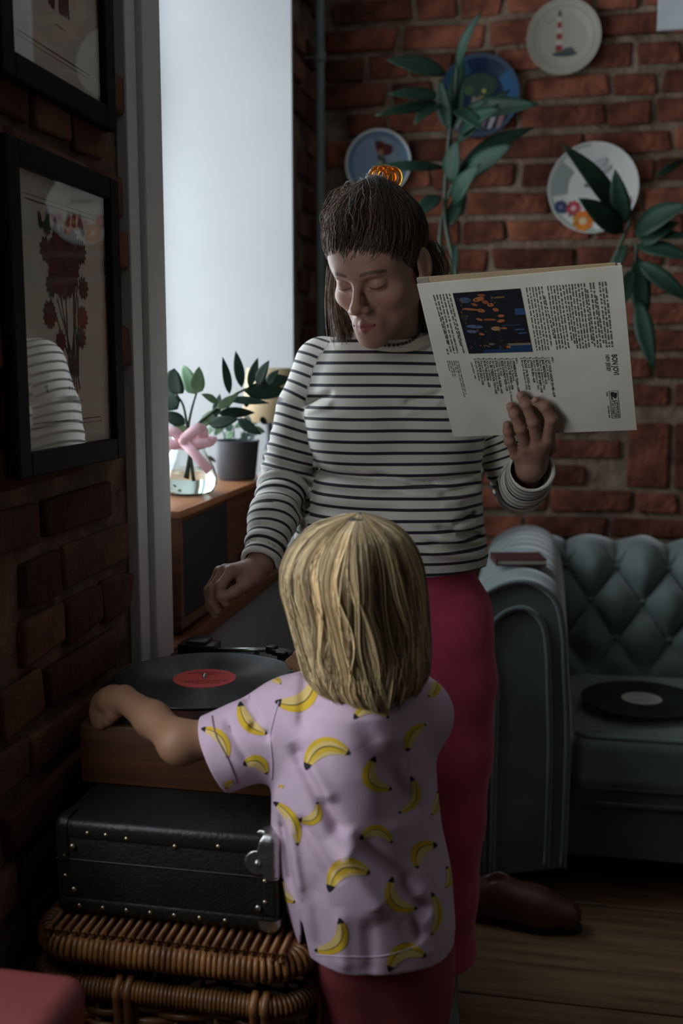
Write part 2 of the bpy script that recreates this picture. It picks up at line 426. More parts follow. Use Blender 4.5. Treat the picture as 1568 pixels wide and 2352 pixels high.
# bricks: a dozen uneven shapes shared by all
def brick_mesh(w, h, seed, m):
    rs = random.Random(seed); bm = bmesh.new(); bmesh.ops.create_cube(bm, size=1)
    for v in bm.verts:
        v.co = Vector((v.co.x * w + rs.uniform(-.009, .009), v.co.y * 0.05 + rs.uniform(-.003, .003), v.co.z * h + rs.uniform(-.007, .007)))
    fr = [e for e in bm.edges]
    bmesh.ops.bevel(bm, geom=fr, offset=rs.uniform(0.006, 0.010), segments=2, profile=0.6, affect='EDGES')
    for v in bm.verts: v.co += Vector((rs.uniform(-.0014, .0014), rs.uniform(-.0012, .0012), rs.uniform(-.0014, .0014)))
    bmesh.ops.triangulate(bm, faces=[f for f in bm.faces if len(f.verts) > 4])
    me = bpy.data.meshes.new('brick'); bm.to_mesh(me); bm.free()
    me.polygons.foreach_set('use_smooth', np.ones(len(me.polygons), dtype=bool)); me.materials.append(m); return me
BR = {}
def brick_of(kind, m):
    key = (kind, m.name)
    if key not in BR:
        w, h = {'s': (0.250, 0.066), 'h': (0.122, 0.066), 'v': (0.118, 0.205)}[kind]
        BR[key] = [brick_mesh(w, h, hash((kind, i)) % 999 if False else (i * 13 + ord(kind)), m) for i in range(7)]
    return random.choice(BR[key])
def lay(parent, u0, u1, z0, z1, place, m, skip=None):
    z = z0; row = 0
    while z < z1:
        u = u0 - random.uniform(0.0, 0.16) - (0.07 if row % 2 else 0)
        i = row
        while u < u1:
            kind = 'h' if (row % 2 == 1 and random.random() < 0.8) or random.random() < 0.22 else 's'
            w = (0.122 if kind == 'h' else 0.250); c = u + w / 2
            if c - w * 0.35 > u0 - 0.02 and c + w * 0.35 < u1 + 0.02 and not (skip and skip(c, z + 0.033, w)):
                me = brick_of(kind, m); o = bpy.data.objects.new('brick', me); link(o, parent)
                place(o, c, z + 0.033 + random.uniform(-.0025, .0025))
                if c - w/2 < u0: o.scale.x = 0.93
            u += w + random.uniform(0.011, 0.019); i += 1
        z += 0.084; row += 1
def place_back(o, u, z):
    o.location = (u, BACKY + 0.024 + random.uniform(-.004, .003), z); o.rotation_euler = (random.uniform(-.02, .02), random.uniform(-.012, .012), random.uniform(-.012, .012) + (math.pi if random.random() < .5 else 0))
def place_left(o, u, z):
    o.location = (WALLX - 0.024 + random.uniform(-.003, .004), u, z); o.rotation_euler = (0, random.uniform(-.02, .02), math.pi / 2 + random.uniform(-.012, .012) + (math.pi if random.random() < .5 else 0))
sold = [(0.315, 1.035), (0.452, 1.035)]
lay(wb_, -0.70, 0.80, 0.60, 2.78, place_back, M_brick, lambda c, z, w: 0.245 - w/2 < c < 0.52 + w/2 and 0.935 < z < 1.14)
for (u, z) in sold:
    o = bpy.data.objects.new('brick', brick_of('v', M_brick)); link(o, wb_); place_back(o, u, z)
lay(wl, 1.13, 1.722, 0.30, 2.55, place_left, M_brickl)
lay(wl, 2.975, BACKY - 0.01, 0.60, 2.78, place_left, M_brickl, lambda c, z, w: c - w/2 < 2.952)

# white plastered window bay, sill board, window
def slab(name, a, b, m, kind='structure', r=0.0):
    q = MB()
    if r: q.bbox(a, b, r)
    else: q.box(a, b)
    return tag(q.build(name, m), kind=kind)
ya, yb = WIN_A
slab('trim_1', (OUT, yb, SILL), (WALLX + 0.001, yb + 0.02, HEAD + 0.02), M_plaster)              # far reveal
slab('trim_2', (OUT, ya - 0.02, SILL), (WALLX + 0.001, ya, HEAD + 0.02), M_plaster)              # near reveal
slab('trim_3', (OUT, ya, HEAD), (WALLX + 0.001, yb, HEAD + 0.02), M_plaster)                     # head
slab('trim_4', (base, ya - 0.135, 0), (WALLX + 0.010, ya - 0.088, CEIL), M_paintw, r=0.003)      # narrow outer band
slab('trim_5', (base, ya - 0.088, 0), (WALLX + 0.022, ya, CEIL), M_paintw, r=0.004)              # broad band
slab('trim_6', (base, ya, 0), (WALLX + 0.001, yb + 0.006, SILL - 0.03), M_plaster)               # plastered apron under the sill
slab('trim_9', (OUT, ya, SILL - 0.03), (WALLX + 0.028, yb, SILL), M_teak, r=0.006)
def window(n, y0, y1, xo=None):
    OUT = xo if xo is not None else WALLX - TH
    w = empty(f'window_{n}', (OUT + 0.06, (y0 + y1) / 2, SILL)); w['kind'] = 'structure'
    x0, x1 = OUT + 0.035, OUT + 0.085
    for a, b in [((x0, y0, SILL), (x1, y0 + 0.06, HEAD)), ((x0, y1 - 0.06, SILL), (x1, y1, HEAD)), ((x0, y0, SILL), (x1, y1, SILL + 0.06)), ((x0, y0, HEAD - 0.06), (x1, y1, HEAD)),
                 ((x0, (y0 + y1)/2 - 0.03, SILL), (x1, (y0 + y1)/2 + 0.03, HEAD)), ((x0, y0, 2.05), (x1, y1, 2.10))]:
        q = MB(); q.bbox(a, b, 0.004, seg=1); q.build('window_frame', M_paintw, w)
    ym = (y0 + y1) / 2
    for (p0, p1) in ((y0 + .06, ym - .03), (ym + .03, y1 - .06)):
        for (q0, q1) in ((SILL + .06, 2.05), (2.10, HEAD - .06)):
            q = MB(); q.box((x0 + .02, p0, q0), (x0 + .024, p1, q1)); q.build('pane', M_wglass, w)
window(1, ya, yb); window(2, *WIN_B, xo=-0.92)  # the second window is out of view, added for its light
for i, (a, b) in enumerate([((OUT, WIN_B[1] - .004, SILL), (WALLX + .001, WIN_B[1] + .012, HEAD)), ((OUT, WIN_B[0] - .012, SILL), (WALLX + .001, WIN_B[0] + .004, HEAD))]):
    slab(f'trim_{7 + i}', a, b, M_plaster)
slab('trim_10', (OUT, WIN_B[0], SILL - 0.03), (WALLX + 0.03, WIN_B[1], SILL), M_teak, r=0.006)

# heating pipe in the corner
pp = onY(736, 500, 3.12)
q = MB(); q.tube([(pp[0], 3.12, 0.0), (pp[0], 3.12, CEIL)], 0.0135, 12)
pipe = q.build('heating_pipe', M_green, smooth=True); smooth_angle(pipe)
tag(pipe, 'thin grey-green vertical heating pipe in the dark corner beside the window bay', 'pipe')
for z in (1.0, 2.2):
    q = MB(); q.tube([(pp[0], 3.12, z - .012), (pp[0], 3.12, z + .012)], 0.017, 12); q.tube([(pp[0], 3.12, z), (WALLX - .02, 3.12, z)], 0.004, 6); q.build('pipe_clip', M_green, pipe)

# ================================================================== framed prints on the left wall
def frame(z0, z1, label, bouquet):
    y0, y1 = 1.325, 1.620; fw = 0.034; xf = WALLX + 0.022; xb = WALLX + 0.001
    e = empty('framed_print', (xb, (y0 + y1) / 2, z0), label, 'picture', group='framed botanical prints')
    for a, b in [((xb, y0 - fw, z0 - fw), (xf, y0, z1 + fw)), ((xb, y1, z0 - fw), (xf, y1 + fw, z1 + fw)), ((xb, y0, z0 - fw), (xf, y1, z0)), ((xb, y0, z1), (xf, y1, z1 + fw))]:
        q = MB(); q.bbox(a, b, 0.003); q.build('frame_bar', M_black, e)
    q = MB(); q.box((xb, y0, z0), (xb + 0.006, y1, z1)); pr = q.build('print_sheet', M_paper, e)
    q = MB(); q.box((xb + 0.012, y0, z0), (xb + 0.014, y1, z1)); q.build('glass_pane', M_glass, e)
    # printed border lines and flower drawing
    xs = xb + 0.0068; ink = MB(); dk = (0.05, 0.035, 0.03)
    def P(u, v, dx=0.0): return (xs + dx, y0 + u * (y1 - y0), z0 + v * (z1 - z0))
    def line(u0, v0, u1, v1, t=0.0012, col=dk):
        du, dv = (0, t / (z1 - z0) / 2) if abs(u1 - u0) > abs(v1 - v0) else (t / (y1 - y0) / 2, 0)
        ink.poly([P(u0 - du, v0 - dv), P(u1 + du if du else u1, v1 - dv if dv else v1), P(u1 + du, v1 + dv), P(u0 - du if du else u0, v0 + dv if dv else v0)], col)
    for g, t in ((0.115, 0.0013), (0.095, 0.0007)):
        a = g * 1.0; b = g * 0.85
        line(a, b, 1 - a, b, t); line(a, 1 - b, 1 - a, 1 - b, t); line(a, b, a, 1 - b, t); line(1 - a, b, 1 - a, 1 - b, t)
    rs = random.Random(5 if bouquet else 9); lay_ = [0]
    def petal(u, v, ang, ln, wd, col):
        lay_[0] += 1; d = 0.000002 * lay_[0]; s = (z1 - z0); r = s / (y1 - y0)
        pts = []
        for t, w in ((0, 0), (.25, .7), (.55, 1), (.8, .75), (1, 0), (.8, -.75), (.55, -1), (.25, -.7)):
            a, b = t * ln, w * wd / 2
            pts.append(P(u + (a * math.cos(ang) - b * math.sin(ang)) * r, v + a * math.sin(ang) + b * math.cos(ang), d))
        ink.poly(pts, col)
    def flower(u, v, R, n, c1, c2, rings=2):
        for k in range(rings):
            rr = R * (1 - 0.28 * k)
            for i in range(n): petal(u, v, 2 * math.pi * (i + .5 * k) / n + rs.uniform(-.1, .1), rr, rr * .42, tuple(c * rs.uniform(.7, 1.3) for c in c1))
        for i in range(18): petal(u, v, rs.uniform(0, 6.28), R * rs.uniform(.12, .3), R * .08, c2)
    def stalk(u0, v0, u1, v1, t=0.004, c=(0.035, 0.045, 0.03)):
        lay_[0] += 1; d = 0.000002 * lay_[0]
        ink.poly([P(u0 - t, v0, d), P(u0 + t, v0, d), P(u1 + t * .6, v1, d), P(u1 - t * .6, v1, d)], c)
    brn, red, grn = (0.055, 0.024, 0.018), (0.12, 0.022, 0.016), (0.03, 0.05, 0.035)
    if bouquet:
        for i in range(11): stalk(0.57 + rs.uniform(-.05, .06), 0.27, 0.5 + rs.uniform(-.16, .2), 0.56 + rs.uniform(-.05, .2), 0.006)
        for i in range(5): stalk(0.52 + .03 * i, 0.19 + .012 * abs(i - 2), 0.54 + .015 * i, 0.34, 0.005)
        for (u, v, R, n, c) in [(.33, .50, .058, 13, red), (.70, .50, .052, 12, red), (.36, .61, .05, 10, grn), (.72, .62, .05, 10, brn), (.68, .42, .045, 9, red), (.44, .405, .045, 10, red), (.31, .74, .05, 9, brn), (.70, .76, .055, 12, brn), (.62, .80, .04, 9, brn), (.33, .82, .034, 8, grn)]:
            flower(u, v, R, n, c, brn)
        flower(.50, .70, .140, 26, (0.075, 0.020, 0.016), (0.03, 0.02, 0.02), 4)
        for (u, v) in [(.27, .85), (.34, .87), (.42, .845), (.56, .88), (.63, .885), (.73, .86), (.70, .89)]:
            petal(u, v - .03, 1.57 + rs.uniform(-.3, .3), .055, .022, brn); petal(u, v - .04, 1.2, .03, .015, grn); petal(u, v - .04, 2.0, .03, .015, grn)
        for i in range(9): line(.56 + i * .012, .170 + rs.uniform(-.003, .003), .566 + i * .012, .172, .0022, (0.12, 0.10, 0.09))
        for i in range(5): line(.59 + i * .012, .152, .596 + i * .012, .153, .002, (0.12, 0.10, 0.09))
    else:
        for (u, w) in ((.47, .03), (.62, .05), (.58, .03)):
            for i in range(7): stalk(u + rs.uniform(-w, w), .255 + rs.uniform(0, .03), u + rs.uniform(-w, w), .62, .009, (0.04, 0.03, 0.03))
        petal(.47, .40, -1.5, .15, .05, (0.035, 0.03, 0.03))
        flower(.52, .72, .15, 20, red, brn, 3)
        for i in range(10): line(.50 + i * .012, .205 + rs.uniform(-.003, .003), .506 + i * .012, .207, .0022, (0.12, 0.10, 0.09))
    o = ink.build('printed_drawing', M_ink, pr, usecol=True)
    return e
frame(1.192, 1.575, 'lower black-framed flower-bouquet print whose glass mirrors a striped sleeve', True)
frame(1.7175, 2.10, 'upper black-framed botanical print cut off by the top of the photo', False)

# ================================================================== wicker hamper, suitcase, turntable
BX0, BX1, BY0, BY1, BZ = -0.672, -0.292, 1.215, 1.83, 0.566
ham = empty('wicker_hamper', ((BX0 + BX1) / 2, (BY0 + BY1) / 2, 0), 'brown wicker hamper with wrapped rims under the black suitcase', 'basket')
def loop(x0, x1, y0, y1, z, r, n=10):
    pts = []
    for (cx, cy, a0) in ((x1 - r, y0 + r, -90), (x1 - r, y1 - r, 0), (x0 + r, y1 - r, 90), (x0 + r, y0 + r, 180)):
        for i in range(n): a = math.radians(a0 + 90 * i / (n - 1)); pts.append((cx + r * math.cos(a), cy + r * math.sin(a), z))
    return pts
def resample(pts, step, closed=True):
    P = np.array(pts + ([pts[0]] if closed else [])); d = np.r_[0, np.cumsum(np.linalg.norm(np.diff(P, axis=0), axis=1))]
    n = int(d[-1] / step); s = np.linspace(0, d[-1], n, endpoint=not closed)
    return np.stack([np.interp(s, d, P[:, i]) for i in range(3)], 1)
def wrapped_rim(name, pts, R, rr, step):
    """core rod with cane wound round it"""
    P = resample(pts, step); q = MB(); q.tube([tuple(p) for p in P], R * 0.85, 8, closed=True); core = q.build('rim_core', M_wick, ham, smooth=True)
    q = MB(); n = len(P)
    for i in range(n):
        t = Vector(P[(i + 1) % n] - P[i - 1]).normalized(); u = t.cross(Vector((0, 0, 1))).normalized(); w = u.cross(t)
        c = Vector(P[i]); lean = t * step * 0.30; jr = R * random.uniform(0.96, 1.06)
        q.tube([c + (u * math.cos(a) + w * math.sin(a)) * jr + lean * math.cos(a) for a in [2 * math.pi * k / 10 for k in range(10)]], rr * random.uniform(.9, 1.1), 5, closed=True)
    o = q.build(name, M_wick, ham, smooth=True); o['kind'] = 'stuff'; o['label'] = 'cane wound closely round the rim'
    return o
wrapped_rim('lid_rim', loop(BX0 + .012, BX1 - .004, BY0 + .010, BY1, 0.532, 0.055), 0.0165, 0.0042, 0.0078)
wrapped_rim('body_rim', loop(BX0 + .004, BX1 + .004, BY0 + .002, BY1, 0.482, 0.055), 0.0125, 0.0030, 0.0056)
q = MB(); q.bbox((BX0 + .02, BY0 + .02, 0.535), (BX1 - .012, BY1 - .01, 0.552), 0.006); q.build('lid_panel', M_wick, ham)
for i in range(26):       # lid canes, their ends tucked over the rim
    x = BX0 + .03 + i * (BX1 - BX0 - .055) / 25
    q = MB(); q.tube(catmull([(x, BY0 + .004, .545), (x + .002, BY0 + .014, .554), (x, BY0 + .05, .557), (x, BY1 - .02, .557)], 8), 0.0042, 6); q.build('lid_cane', M_wick, ham, smooth=True)
# woven body: weavers pass in front of and behind pairs of stakes
fl_ = loop(BX0 + .012, BX1 - .004, BY0 + .010, BY1, 0, 0.055)
stk = resample(fl_, 0.055)
ns = len(stk)
rowz = 0.462; row = 0
while rowz > 0.02:
    P = resample(fl_, 0.0138)
    A = np.arange(len(P)) * 0.0138 / 0.110 * 2 * math.pi
    amp = 0.0065 * np.sin(A / 1.0 + (row % 2) * math.pi)
    ctr = np.array([(BX0 + BX1) / 2, (BY0 + BY1) / 2, 0]); D = P - ctr; D[:, 2] = 0; D /= np.linalg.norm(D, axis=1)[:, None]
    zz = rowz + 0.0035 * np.sin(A * 0.37 + row * 1.9) + RNG.normal(0, 0.0006, len(P))
    W = P + D * amp[:, None]; W[:, 2] = zz
    q = MB(); q.tube([tuple(p) for p in W], 0.0052 + 0.0008 * ((row * 7) % 3 - 1), 6, closed=True); q.build('weaver', M_wick, ham, smooth=True)
    rowz -= 0.0125 if rowz > .25 else 0.0135; row += 1
for i in range(0, ns, 1):
    p = stk[i]; q = MB(); q.tube([(p[0], p[1], 0.0), (p[0], p[1], 0.475)], 0.0045, 6); q.build('stake', M_wick, ham, smooth=True)
for fx in (0.37, 0.865):       # bold vertical pairs bound over the body rim on the front
    for s in (-1, 1):
        x = BX0 + fx * (BX1 - BX0) + s * 0.0075
        q = MB(); q.tube(catmull([(x, BY0 + .006, .500), (x, BY0 - .012, .487), (x + .001, BY0 - .010, .46), (x, BY0 - .003, .30), (x - .002, BY0 - .003, .02)], 14), 0.0058, 8); q.build('binding_cane', M_wick, ham, smooth=True)
for k in range(3):
    q = MB(); y = BY0 + .05 + .018 * k
    q.tube(catmull([(BX1 - .002, y, .500), (BX1 + .014, y, .478), (BX1 + .013, y + .004, .43), (BX1 + .006, y + .006, .385)], 10), 0.0045, 6); q.build('binding_cane', M_wick, ham, smooth=True)

SX0, SX1, SY0, SY1, SZ0, SZ1 = -0.640, -0.330, 1.252, 1.815, 0.566, 0.700
su = empty('suitcase', ((SX0 + SX1)/2, (SY0 + SY1)/2, SZ0), 'small black fibre suitcase with steel corners between turntable and wicker hamper', 'suitcase')
q = MB(); q.bbox((SX0, SY0, SZ0 + .001), (SX1, SY1, SZ1 - .001), 0.010, seg=3); smooth_angle(q.build('case', M_leath, su), 60)
for (z0, z1) in ((SZ1 - .030, SZ1), (SZ0, SZ0 + .026)):
    q = MB(); q.bbox((SX0 - .0012, SY0 - .0014, z0), (SX1 + .0012, SY1, z1), 0.009, seg=3); smooth_angle(q.build('edge_binding', M_bind, su), 60)
for (x0, x1) in ((SX0 - .0011, SX0 + .022), (SX1 - .022, SX1 + .0011)):
    q = MB(); q.bbox((x0, SY0 - .0012, SZ0 + .02), (x1, SY0 + .03, SZ1 - .02), 0.006); q.build('edge_binding', M_bind, su)
q = MB(); q.bbox((SX0 - .0008, SY0 - .0010, (SZ0+SZ1)/2 + .010), (SX1 + .0008, SY0 + .02, (SZ0+SZ1)/2 + .0115), 0.0004, seg=1); q.build('lid_seam', M_plastic, su)
def rivet(x, y, z, r=0.0030, m=None):
    q = MB(); q.sphere((x, y, z), (r, r * .7, r), 10); q.build('rivet', m or M_brass, su, smooth=True)
for t in (.15, .235, .33, .55, .745): rivet(SX0 + t * (SX1 - SX0), SY0 - .0015, SZ1 - .020 + .004 * math.sin(9 * t))
for t in (.10, .21, .32, .43, .54, .655, .77): rivet(SX0 + t * (SX1 - SX0), SY0 - .0015, SZ0 + .012)
for z in (.40, .62): rivet(SX0 + .012, SY0 - .0015, SZ0 + z * (SZ1 - SZ0)); rivet(SX1 - .016, SY0 - .0015, SZ0 + z * (SZ1 - SZ0) - .01)
for (u, v, m) in ((1, 1, M_steel), (1, 0, M_steel), (0, 1, M_bind), (0, 0, M_bind)):      # moulded corner guards
    cx = SX1 if u else SX0; cz = SZ1 if v else SZ0; sx = 1 if u else -1; sz = 1 if v else -1
    F = Field(np.arange(cx - .06, cx + .02, .0016), np.arange(SY0 - .02, SY0 + .055, .0016), np.arange(cz - .06, cz + .02, .0016))
    def shell(X, Y, Z, cx=cx, cz=cz, sx=sx, sz=sz):
        e = .0030; r = .012
        qx = sx * (X - cx) - e + r; qy = -(Y - SY0) - e + r; qz = sz * (Z - cz) - e + r
        box = np.sqrt(np.maximum(qx, 0)**2 + np.maximum(qy, 0)**2 + np.maximum(qz, 0)**2) + np.minimum(np.maximum(qx, np.maximum(qy, qz)), 0) - r
        lobe = np.minimum(np.sqrt((sx * (X - cx) + .026)**2 + (sz * (Z - cz) + .036)**2) - .017, np.sqrt((sx * (X - cx) + .004)**2 + ((sz * (Z - cz) + .026) * .60)**2 + 0 * Y) - .022)
        lobe2 = np.sqrt(((Y - SY0) - .004)**2 + (sz * (Z - cz) + .020)**2 + 0 * X) - .034
        return np.maximum(np.maximum(box, np.where(np.abs(Y - SY0) < .012, lobe, lobe * .6 + lobe2 * .4)), (Y - SY0) - .035)
    F.put((cx - .05, SY0 - .005, cz - .05), (cx + .01, SY0 + .045, cz + .01), shell, 0.0005)
    V, Q = F.mesh(); V = relax(V, Q, 2)
    obj('corner_guard', mesh('corner_guard', V, Q, m), su)
    rivet(cx - sx * .025, SY0 - .0040, cz - sz * .036, 0.0042, M_steel if u else M_brass)

TX0, TX1, TY0, TY1, TZ0, TZ1 = -0.660, -0.305, 1.376, 1.815, 0.700, 0.790
REC = np.array([-0.522, 1.542, 0.8175])
tt = empty('record_player', ((TX0+TX1)/2, (TY0+TY1)/2, TZ0), 'wooden-plinth record player with black tonearm on top of the suitcase', 'record player')
q = MB(); q.bbox((TX0, TY0, TZ0 + .0005), (TX1, TY1, TZ1), 0.003); smooth_angle(q.build('plinth', M_teakp, tt))
q = MB(); q.bbox((TX0 + .012, TY0 + .012, TZ1 - .002), (TX1 - .012, TY1 - .012, TZ1 + .006), 0.003); smooth_angle(q.build('deck_plate', M_plastic, tt))
q = MB(); q.lathe([(0.0, 0), (.138, 0), (.142, .004), (.142, .015), (.138, .019), (0.0, .019)], 64, Matrix.Translation((REC[0], REC[1], TZ1 + .006))); smooth_angle(q.build('platter', M_metal, tt))
q = MB(); q.lathe([(0.0, 0), (.0035, 0), (.0035, .006), (.002, .008), (0.0, .0085)], 12, Matrix.Translation((REC[0], REC[1], REC[2]))); smooth_angle(q.build('spindle', M_metal, tt))
# tonearm along the far edge, pivot next to the wall
pv = onY(458, 1500, 1.765); hs = onY(640, 1487, 1.745); post = onY(590, 1505, 1.77)
ta = MB(); z = pv[2]
ta.bbox((pv[0] - .020, 1.745, TZ1 + .006), (pv[0] + .020, 1.785, TZ1 + .030), .004); smooth_angle(ta.build('tonearm_base', M_plastic, tt))
l0, l1 = onY(417, 1492, 1.765), onY(500, 1492, 1.765)
ta = MB(); ta.bbox((l0[0], 1.742, z - .004), (l1[0], 1.786, z + .021), .003); arm_h = smooth_angle(ta.build('tonearm_pivot_housing', M_plastic, tt))
ta = MB(); a, b = onY(496, 1493, 1.760), onY(632, 1492, 1.742); ta.tube([tuple(a), tuple(b)], .0042, 10); arm = ta.build('tonearm', M_metal, tt, smooth=True)
c, d = onY(615, 1492, 1.742), onY(692, 1503, 1.715)
ax = Vector(d - c).normalized(); sd = ax.cross(Vector((0, 0, 1))).normalized(); up = sd.cross(ax)
Mh = Matrix(((ax.x, sd.x, up.x, c[0]), (ax.y, sd.y, up.y, c[1]), (ax.z, sd.z, up.z, c[2]), (0, 0, 0, 1)))
ta = MB(); ta.bbox((0, -.008, -.006), (.018, .008, .008), .002, Mh); ta.bbox((.014, -.010, -.007), (.058, .010, .004), .002, Mh); ta.bbox((.030, .006, .000), (.050, .020, .004), .001, Mh)
smooth_angle(ta.build('headshell', M_plastic, tt))
ta = MB(); ta.bbox((.024, -.006, -.014), (.050, .006, -.006), .001, Mh); smooth_angle(ta.build('cartridge', M_plastic, tt))
ta = MB(); ta.tube([(post[0], 1.772, TZ1 + .004), (post[0], 1.765, z + .004)], .0055, 8); ta.bbox((post[0] - .007, 1.755, z - .002), (post[0] + .007, 1.775, z + .003), .001); smooth_angle(ta.build('tonearm_rest', M_plastic, tt))

# vinyl records: real grooves as fine rings of relief
M_groove = mat('vinyl_grooves', (0.008, 0.008, 0.010), 0.25, spec=0.5)
_n, _l = nt(M_groove); _tc = _n.new('ShaderNodeTexCoord'); _w = _n.new('ShaderNodeTexWave'); _w.wave_type = 'RINGS'; _w.rings_direction = 'Z'; _w.inputs['Scale'].default_value = 160; _w.inputs['Distortion'].default_value = 0
_l.new(_tc.outputs['Object'], _w.inputs[0]); _b = _n.new('ShaderNodeBump'); _b.inputs['Strength'].default_value = 0.25; _b.inputs['Distance'].default_value = 0.001
_l.new(_w.outputs['Fac'], _b.inputs['Height']); _l.new(_b.outputs[0], _n['Principled BSDF'].inputs['Normal'])
def record(loc, label, lcol, lmat, rot=(0, 0, 0), text=None):
    e = empty('vinyl_record', loc, label, 'record', group='vinyl records'); e.rotation_euler = rot
    q = MB(); q.lathe([(.0036, -.0015), (.150, -.0015), (.1508, -.0006), (.150, .0010), (.147, .0004), (.062, .0002), (.054, .0004), (.0036, .0004)], 96)
    o = obj('disc', mesh('disc', q.v, q.f, M_groove), None, (0, 0, 0)); o.parent = e; smooth_angle(o, 20)
    q = MB(); q.lathe([(.0036, .0004), (.0499, .0004), (.0499, .0009), (.0036, .0009)], 64)
    lb = obj('label_disc', mesh('label_disc', q.v, q.f, lmat, False), None, (0, 0, 0)); lb.parent = e; lb['label'] = lcol
    q = MB(); rs = random.Random(3)
    for (y, a, b) in ((.030, -.02, .022), (.024, -.028, .03), (.018, -.012, .014), (-.014, -.036, .03), (-.019, -.03, .036), (-.024, -.03, .022), (-.030, -.018, .026)):
        x = a
        while x < b: w = rs.uniform(.003, .008); q.poly([(x, y, .0011), (x + w, y, .0011), (x + w, y + .0016, .0011), (x, y + .0016, .0011)], (0.03, 0.01, 0.01)); x += w + .0018
    t = obj('label_print', mesh('label_print', q.v, q.f, M_ink, False, np.array(q.c)), None, (0, 0, 0)); t.parent = lb
    return e
M_rlab = mat('red_label_paper', (0.68, 0.085, 0.080), 0.75, var=0.06)
M_wlab = mat('grey_label_paper', (0.50, 0.46, 0.42), 0.75, var=0.06)
record(REC - np.array([0, 0, .0007]), 'black vinyl record with red centre label lying on the turntable', 'red paper label', M_rlab, (0, 0, 0.25))

# ================================================================== red leather stool, near bottom left
M_dkwood = mat('dark_wood', (0.05, 0.025, 0.015), 0.5)
stc = onZ(40, 2300, 0.66)
stl = empty('leather_stool', (stc[0] - .07, stc[1] - .075, 0), 'dull red leather stool seat at the bottom left corner, beside the hamper', 'stool')
sc_ = (stc[0] - .07, stc[1] - .075)
cor = onZ(207, 2228, 0.66)      # its far right corner
q = MB(); q.bbox((cor[0] - .36, cor[1] - .36, .585), (cor[0], cor[1], .66), 0.022, seg=4); smooth_angle(q.build('seat_pad', M_redl, stl), 70)
q = MB(); q.bbox((cor[0] - .34, cor[1] - .34, .53), (cor[0] - .02, cor[1] - .02, .586), 0.004); q.build('seat_frame', M_dkwood, stl)
for (u, v) in ((0, 0), (1, 0), (0, 1), (1, 1)):
    q = MB(); x = cor[0] - .33 + u * .28; y = cor[1] - .33 + v * .28; q.bbox((x, y, 0), (x + .03, y + .03, .531), .003); q.build('leg', M_dkwood, stl)

# ================================================================== chesterfield sofa
sf = empty('chesterfield_sofa', (0.9, 2.9, 0), 'grey-green velvet button-tufted sofa against the brick wall', 'sofa')
AX0, AX1, AY0, AY1, ATOP = -0.165, 0.072, 2.46, 3.30, 0.815
AL = 0.10      # arm front width before the roll
def arm_profile(s):
    # s 0..1 from inside bottom, over the roll, to outside bottom: (x, z)
    pts = [(.080, .10), (.082, .42), (.070, .60), (.062, .70), (.040, .775), (-.020, .812), (-.090, .805), (-.150, .765), (-.165, .705), (-.140, .655), (-.128, .60), (-.130, .40), (-.130, .06)]
    return catmull([(x, 0, z) for x, z in pts], 60)[:, [0, 2]]
PR = arm_profile(0)
def arm(mx, name):
    V = []; Fq = []; ny = 40; n = len(PR); ctr = PR.mean(0)
    for j in range(ny + 1):
        t = j / ny; y = AY0 + t * (AY1 - AY0); rise = 0.012 * math.sin(t * math.pi)
        sh = 1 - 0.10 * max(0, 1 - j / 2.0) ** 2
        for i in range(n):
            x, z = PR[i]; ple = 0.005 * math.sin(y * 2 * math.pi / 0.09) * max(0, min(1, (z - .62) / .08))
            x = ctr[0] + (x - ctr[0]) * (sh + 0); z2 = z * (1 - .012 * max(0, 1 - j / 2.0)) + (rise + ple * (1 if z > .7 else .4)) * (z > .6)
            V.append((mx(x), y, z2))
    for j in range(ny):
        for i in range(n - 1): Fq.append((j*n+i, j*n+i+1, (j+1)*n+i+1, (j+1)*n+i))
    Fq.append(tuple(range(n - 1, -1, -1)))
    o = obj(name, mesh(name, V, Fq, M_velv), sf); smooth_angle(o, 50)
    # front facing panel edged with piping
    q = MB(); ins = [(ctr[0] + (x - ctr[0]) * .93, z * .985 + .004) for x, z in PR]
    q.tube([(mx(x), AY0 - .002, z) for x, z in ins], .0075, 8); q.build('piping', M_velv, sf, smooth=True)
    ins = [(ctr[0] + (x - ctr[0]) * .62, .10 + (z - .10) * .90) for x, z in PR]
    q = MB(); q.tube([(mx(x), AY0 - .004, z) for x, z in ins], .0065, 8); q.build('piping', M_velv, sf, smooth=True)
arm(lambda x: x, 'arm'); arm(lambda x: 1.95 - x, 'arm')
# tufted back
bx0, bx1 = 0.03, 1.92
DU, DV = 0.146, 0.216
def back_pt(u, v):
    x = bx0 + u
    path = [(.42, 2.965), (.52, 2.995), (.64, 3.045), (.74, 3.095), (.785, 3.130), (.812, 3.185), (.808, 3.245), (.77, 3.285), (.70, 3.30)]
    return x, path
pz = catmull([(0, b, a) for a, b in [(.40, 2.955), (.50, 2.985), (.60, 3.025), (.70, 3.072), (.765, 3.110), (.802, 3.165), (.806, 3.230), (.775, 3.280), (.70, 3.300)]], 90)
tn = np.gradient(pz, axis=0); tn /= np.linalg.norm(tn, axis=1)[:, None]; nr = np.stack([0 * tn[:, 0], -tn[:, 2], tn[:, 1]], 1)
sl_ = np.r_[0, np.cumsum(np.linalg.norm(np.diff(pz, axis=0), axis=1))]
nu = 420; U = np.linspace(0, bx1 - bx0, nu)
s_btn = float(np.interp(0.735, pz[:60, 2], sl_[:60]))       # arc length of the top row of buttons
u_btn = float(onY(1300, 1265, 3.09)[0]) - bx0
UU, SS = np.meshgrid(U, sl_, indexing='ij')
A_ = (UU - u_btn) / DU + (SS - s_btn) / DV; B_ = (UU - u_btn) / DU - (SS - s_btn) / DV
pil = (np.abs(np.sin(np.pi * A_ / 1)) ** .55) * (np.abs(np.sin(np.pi * B_ / 1)) ** .55)
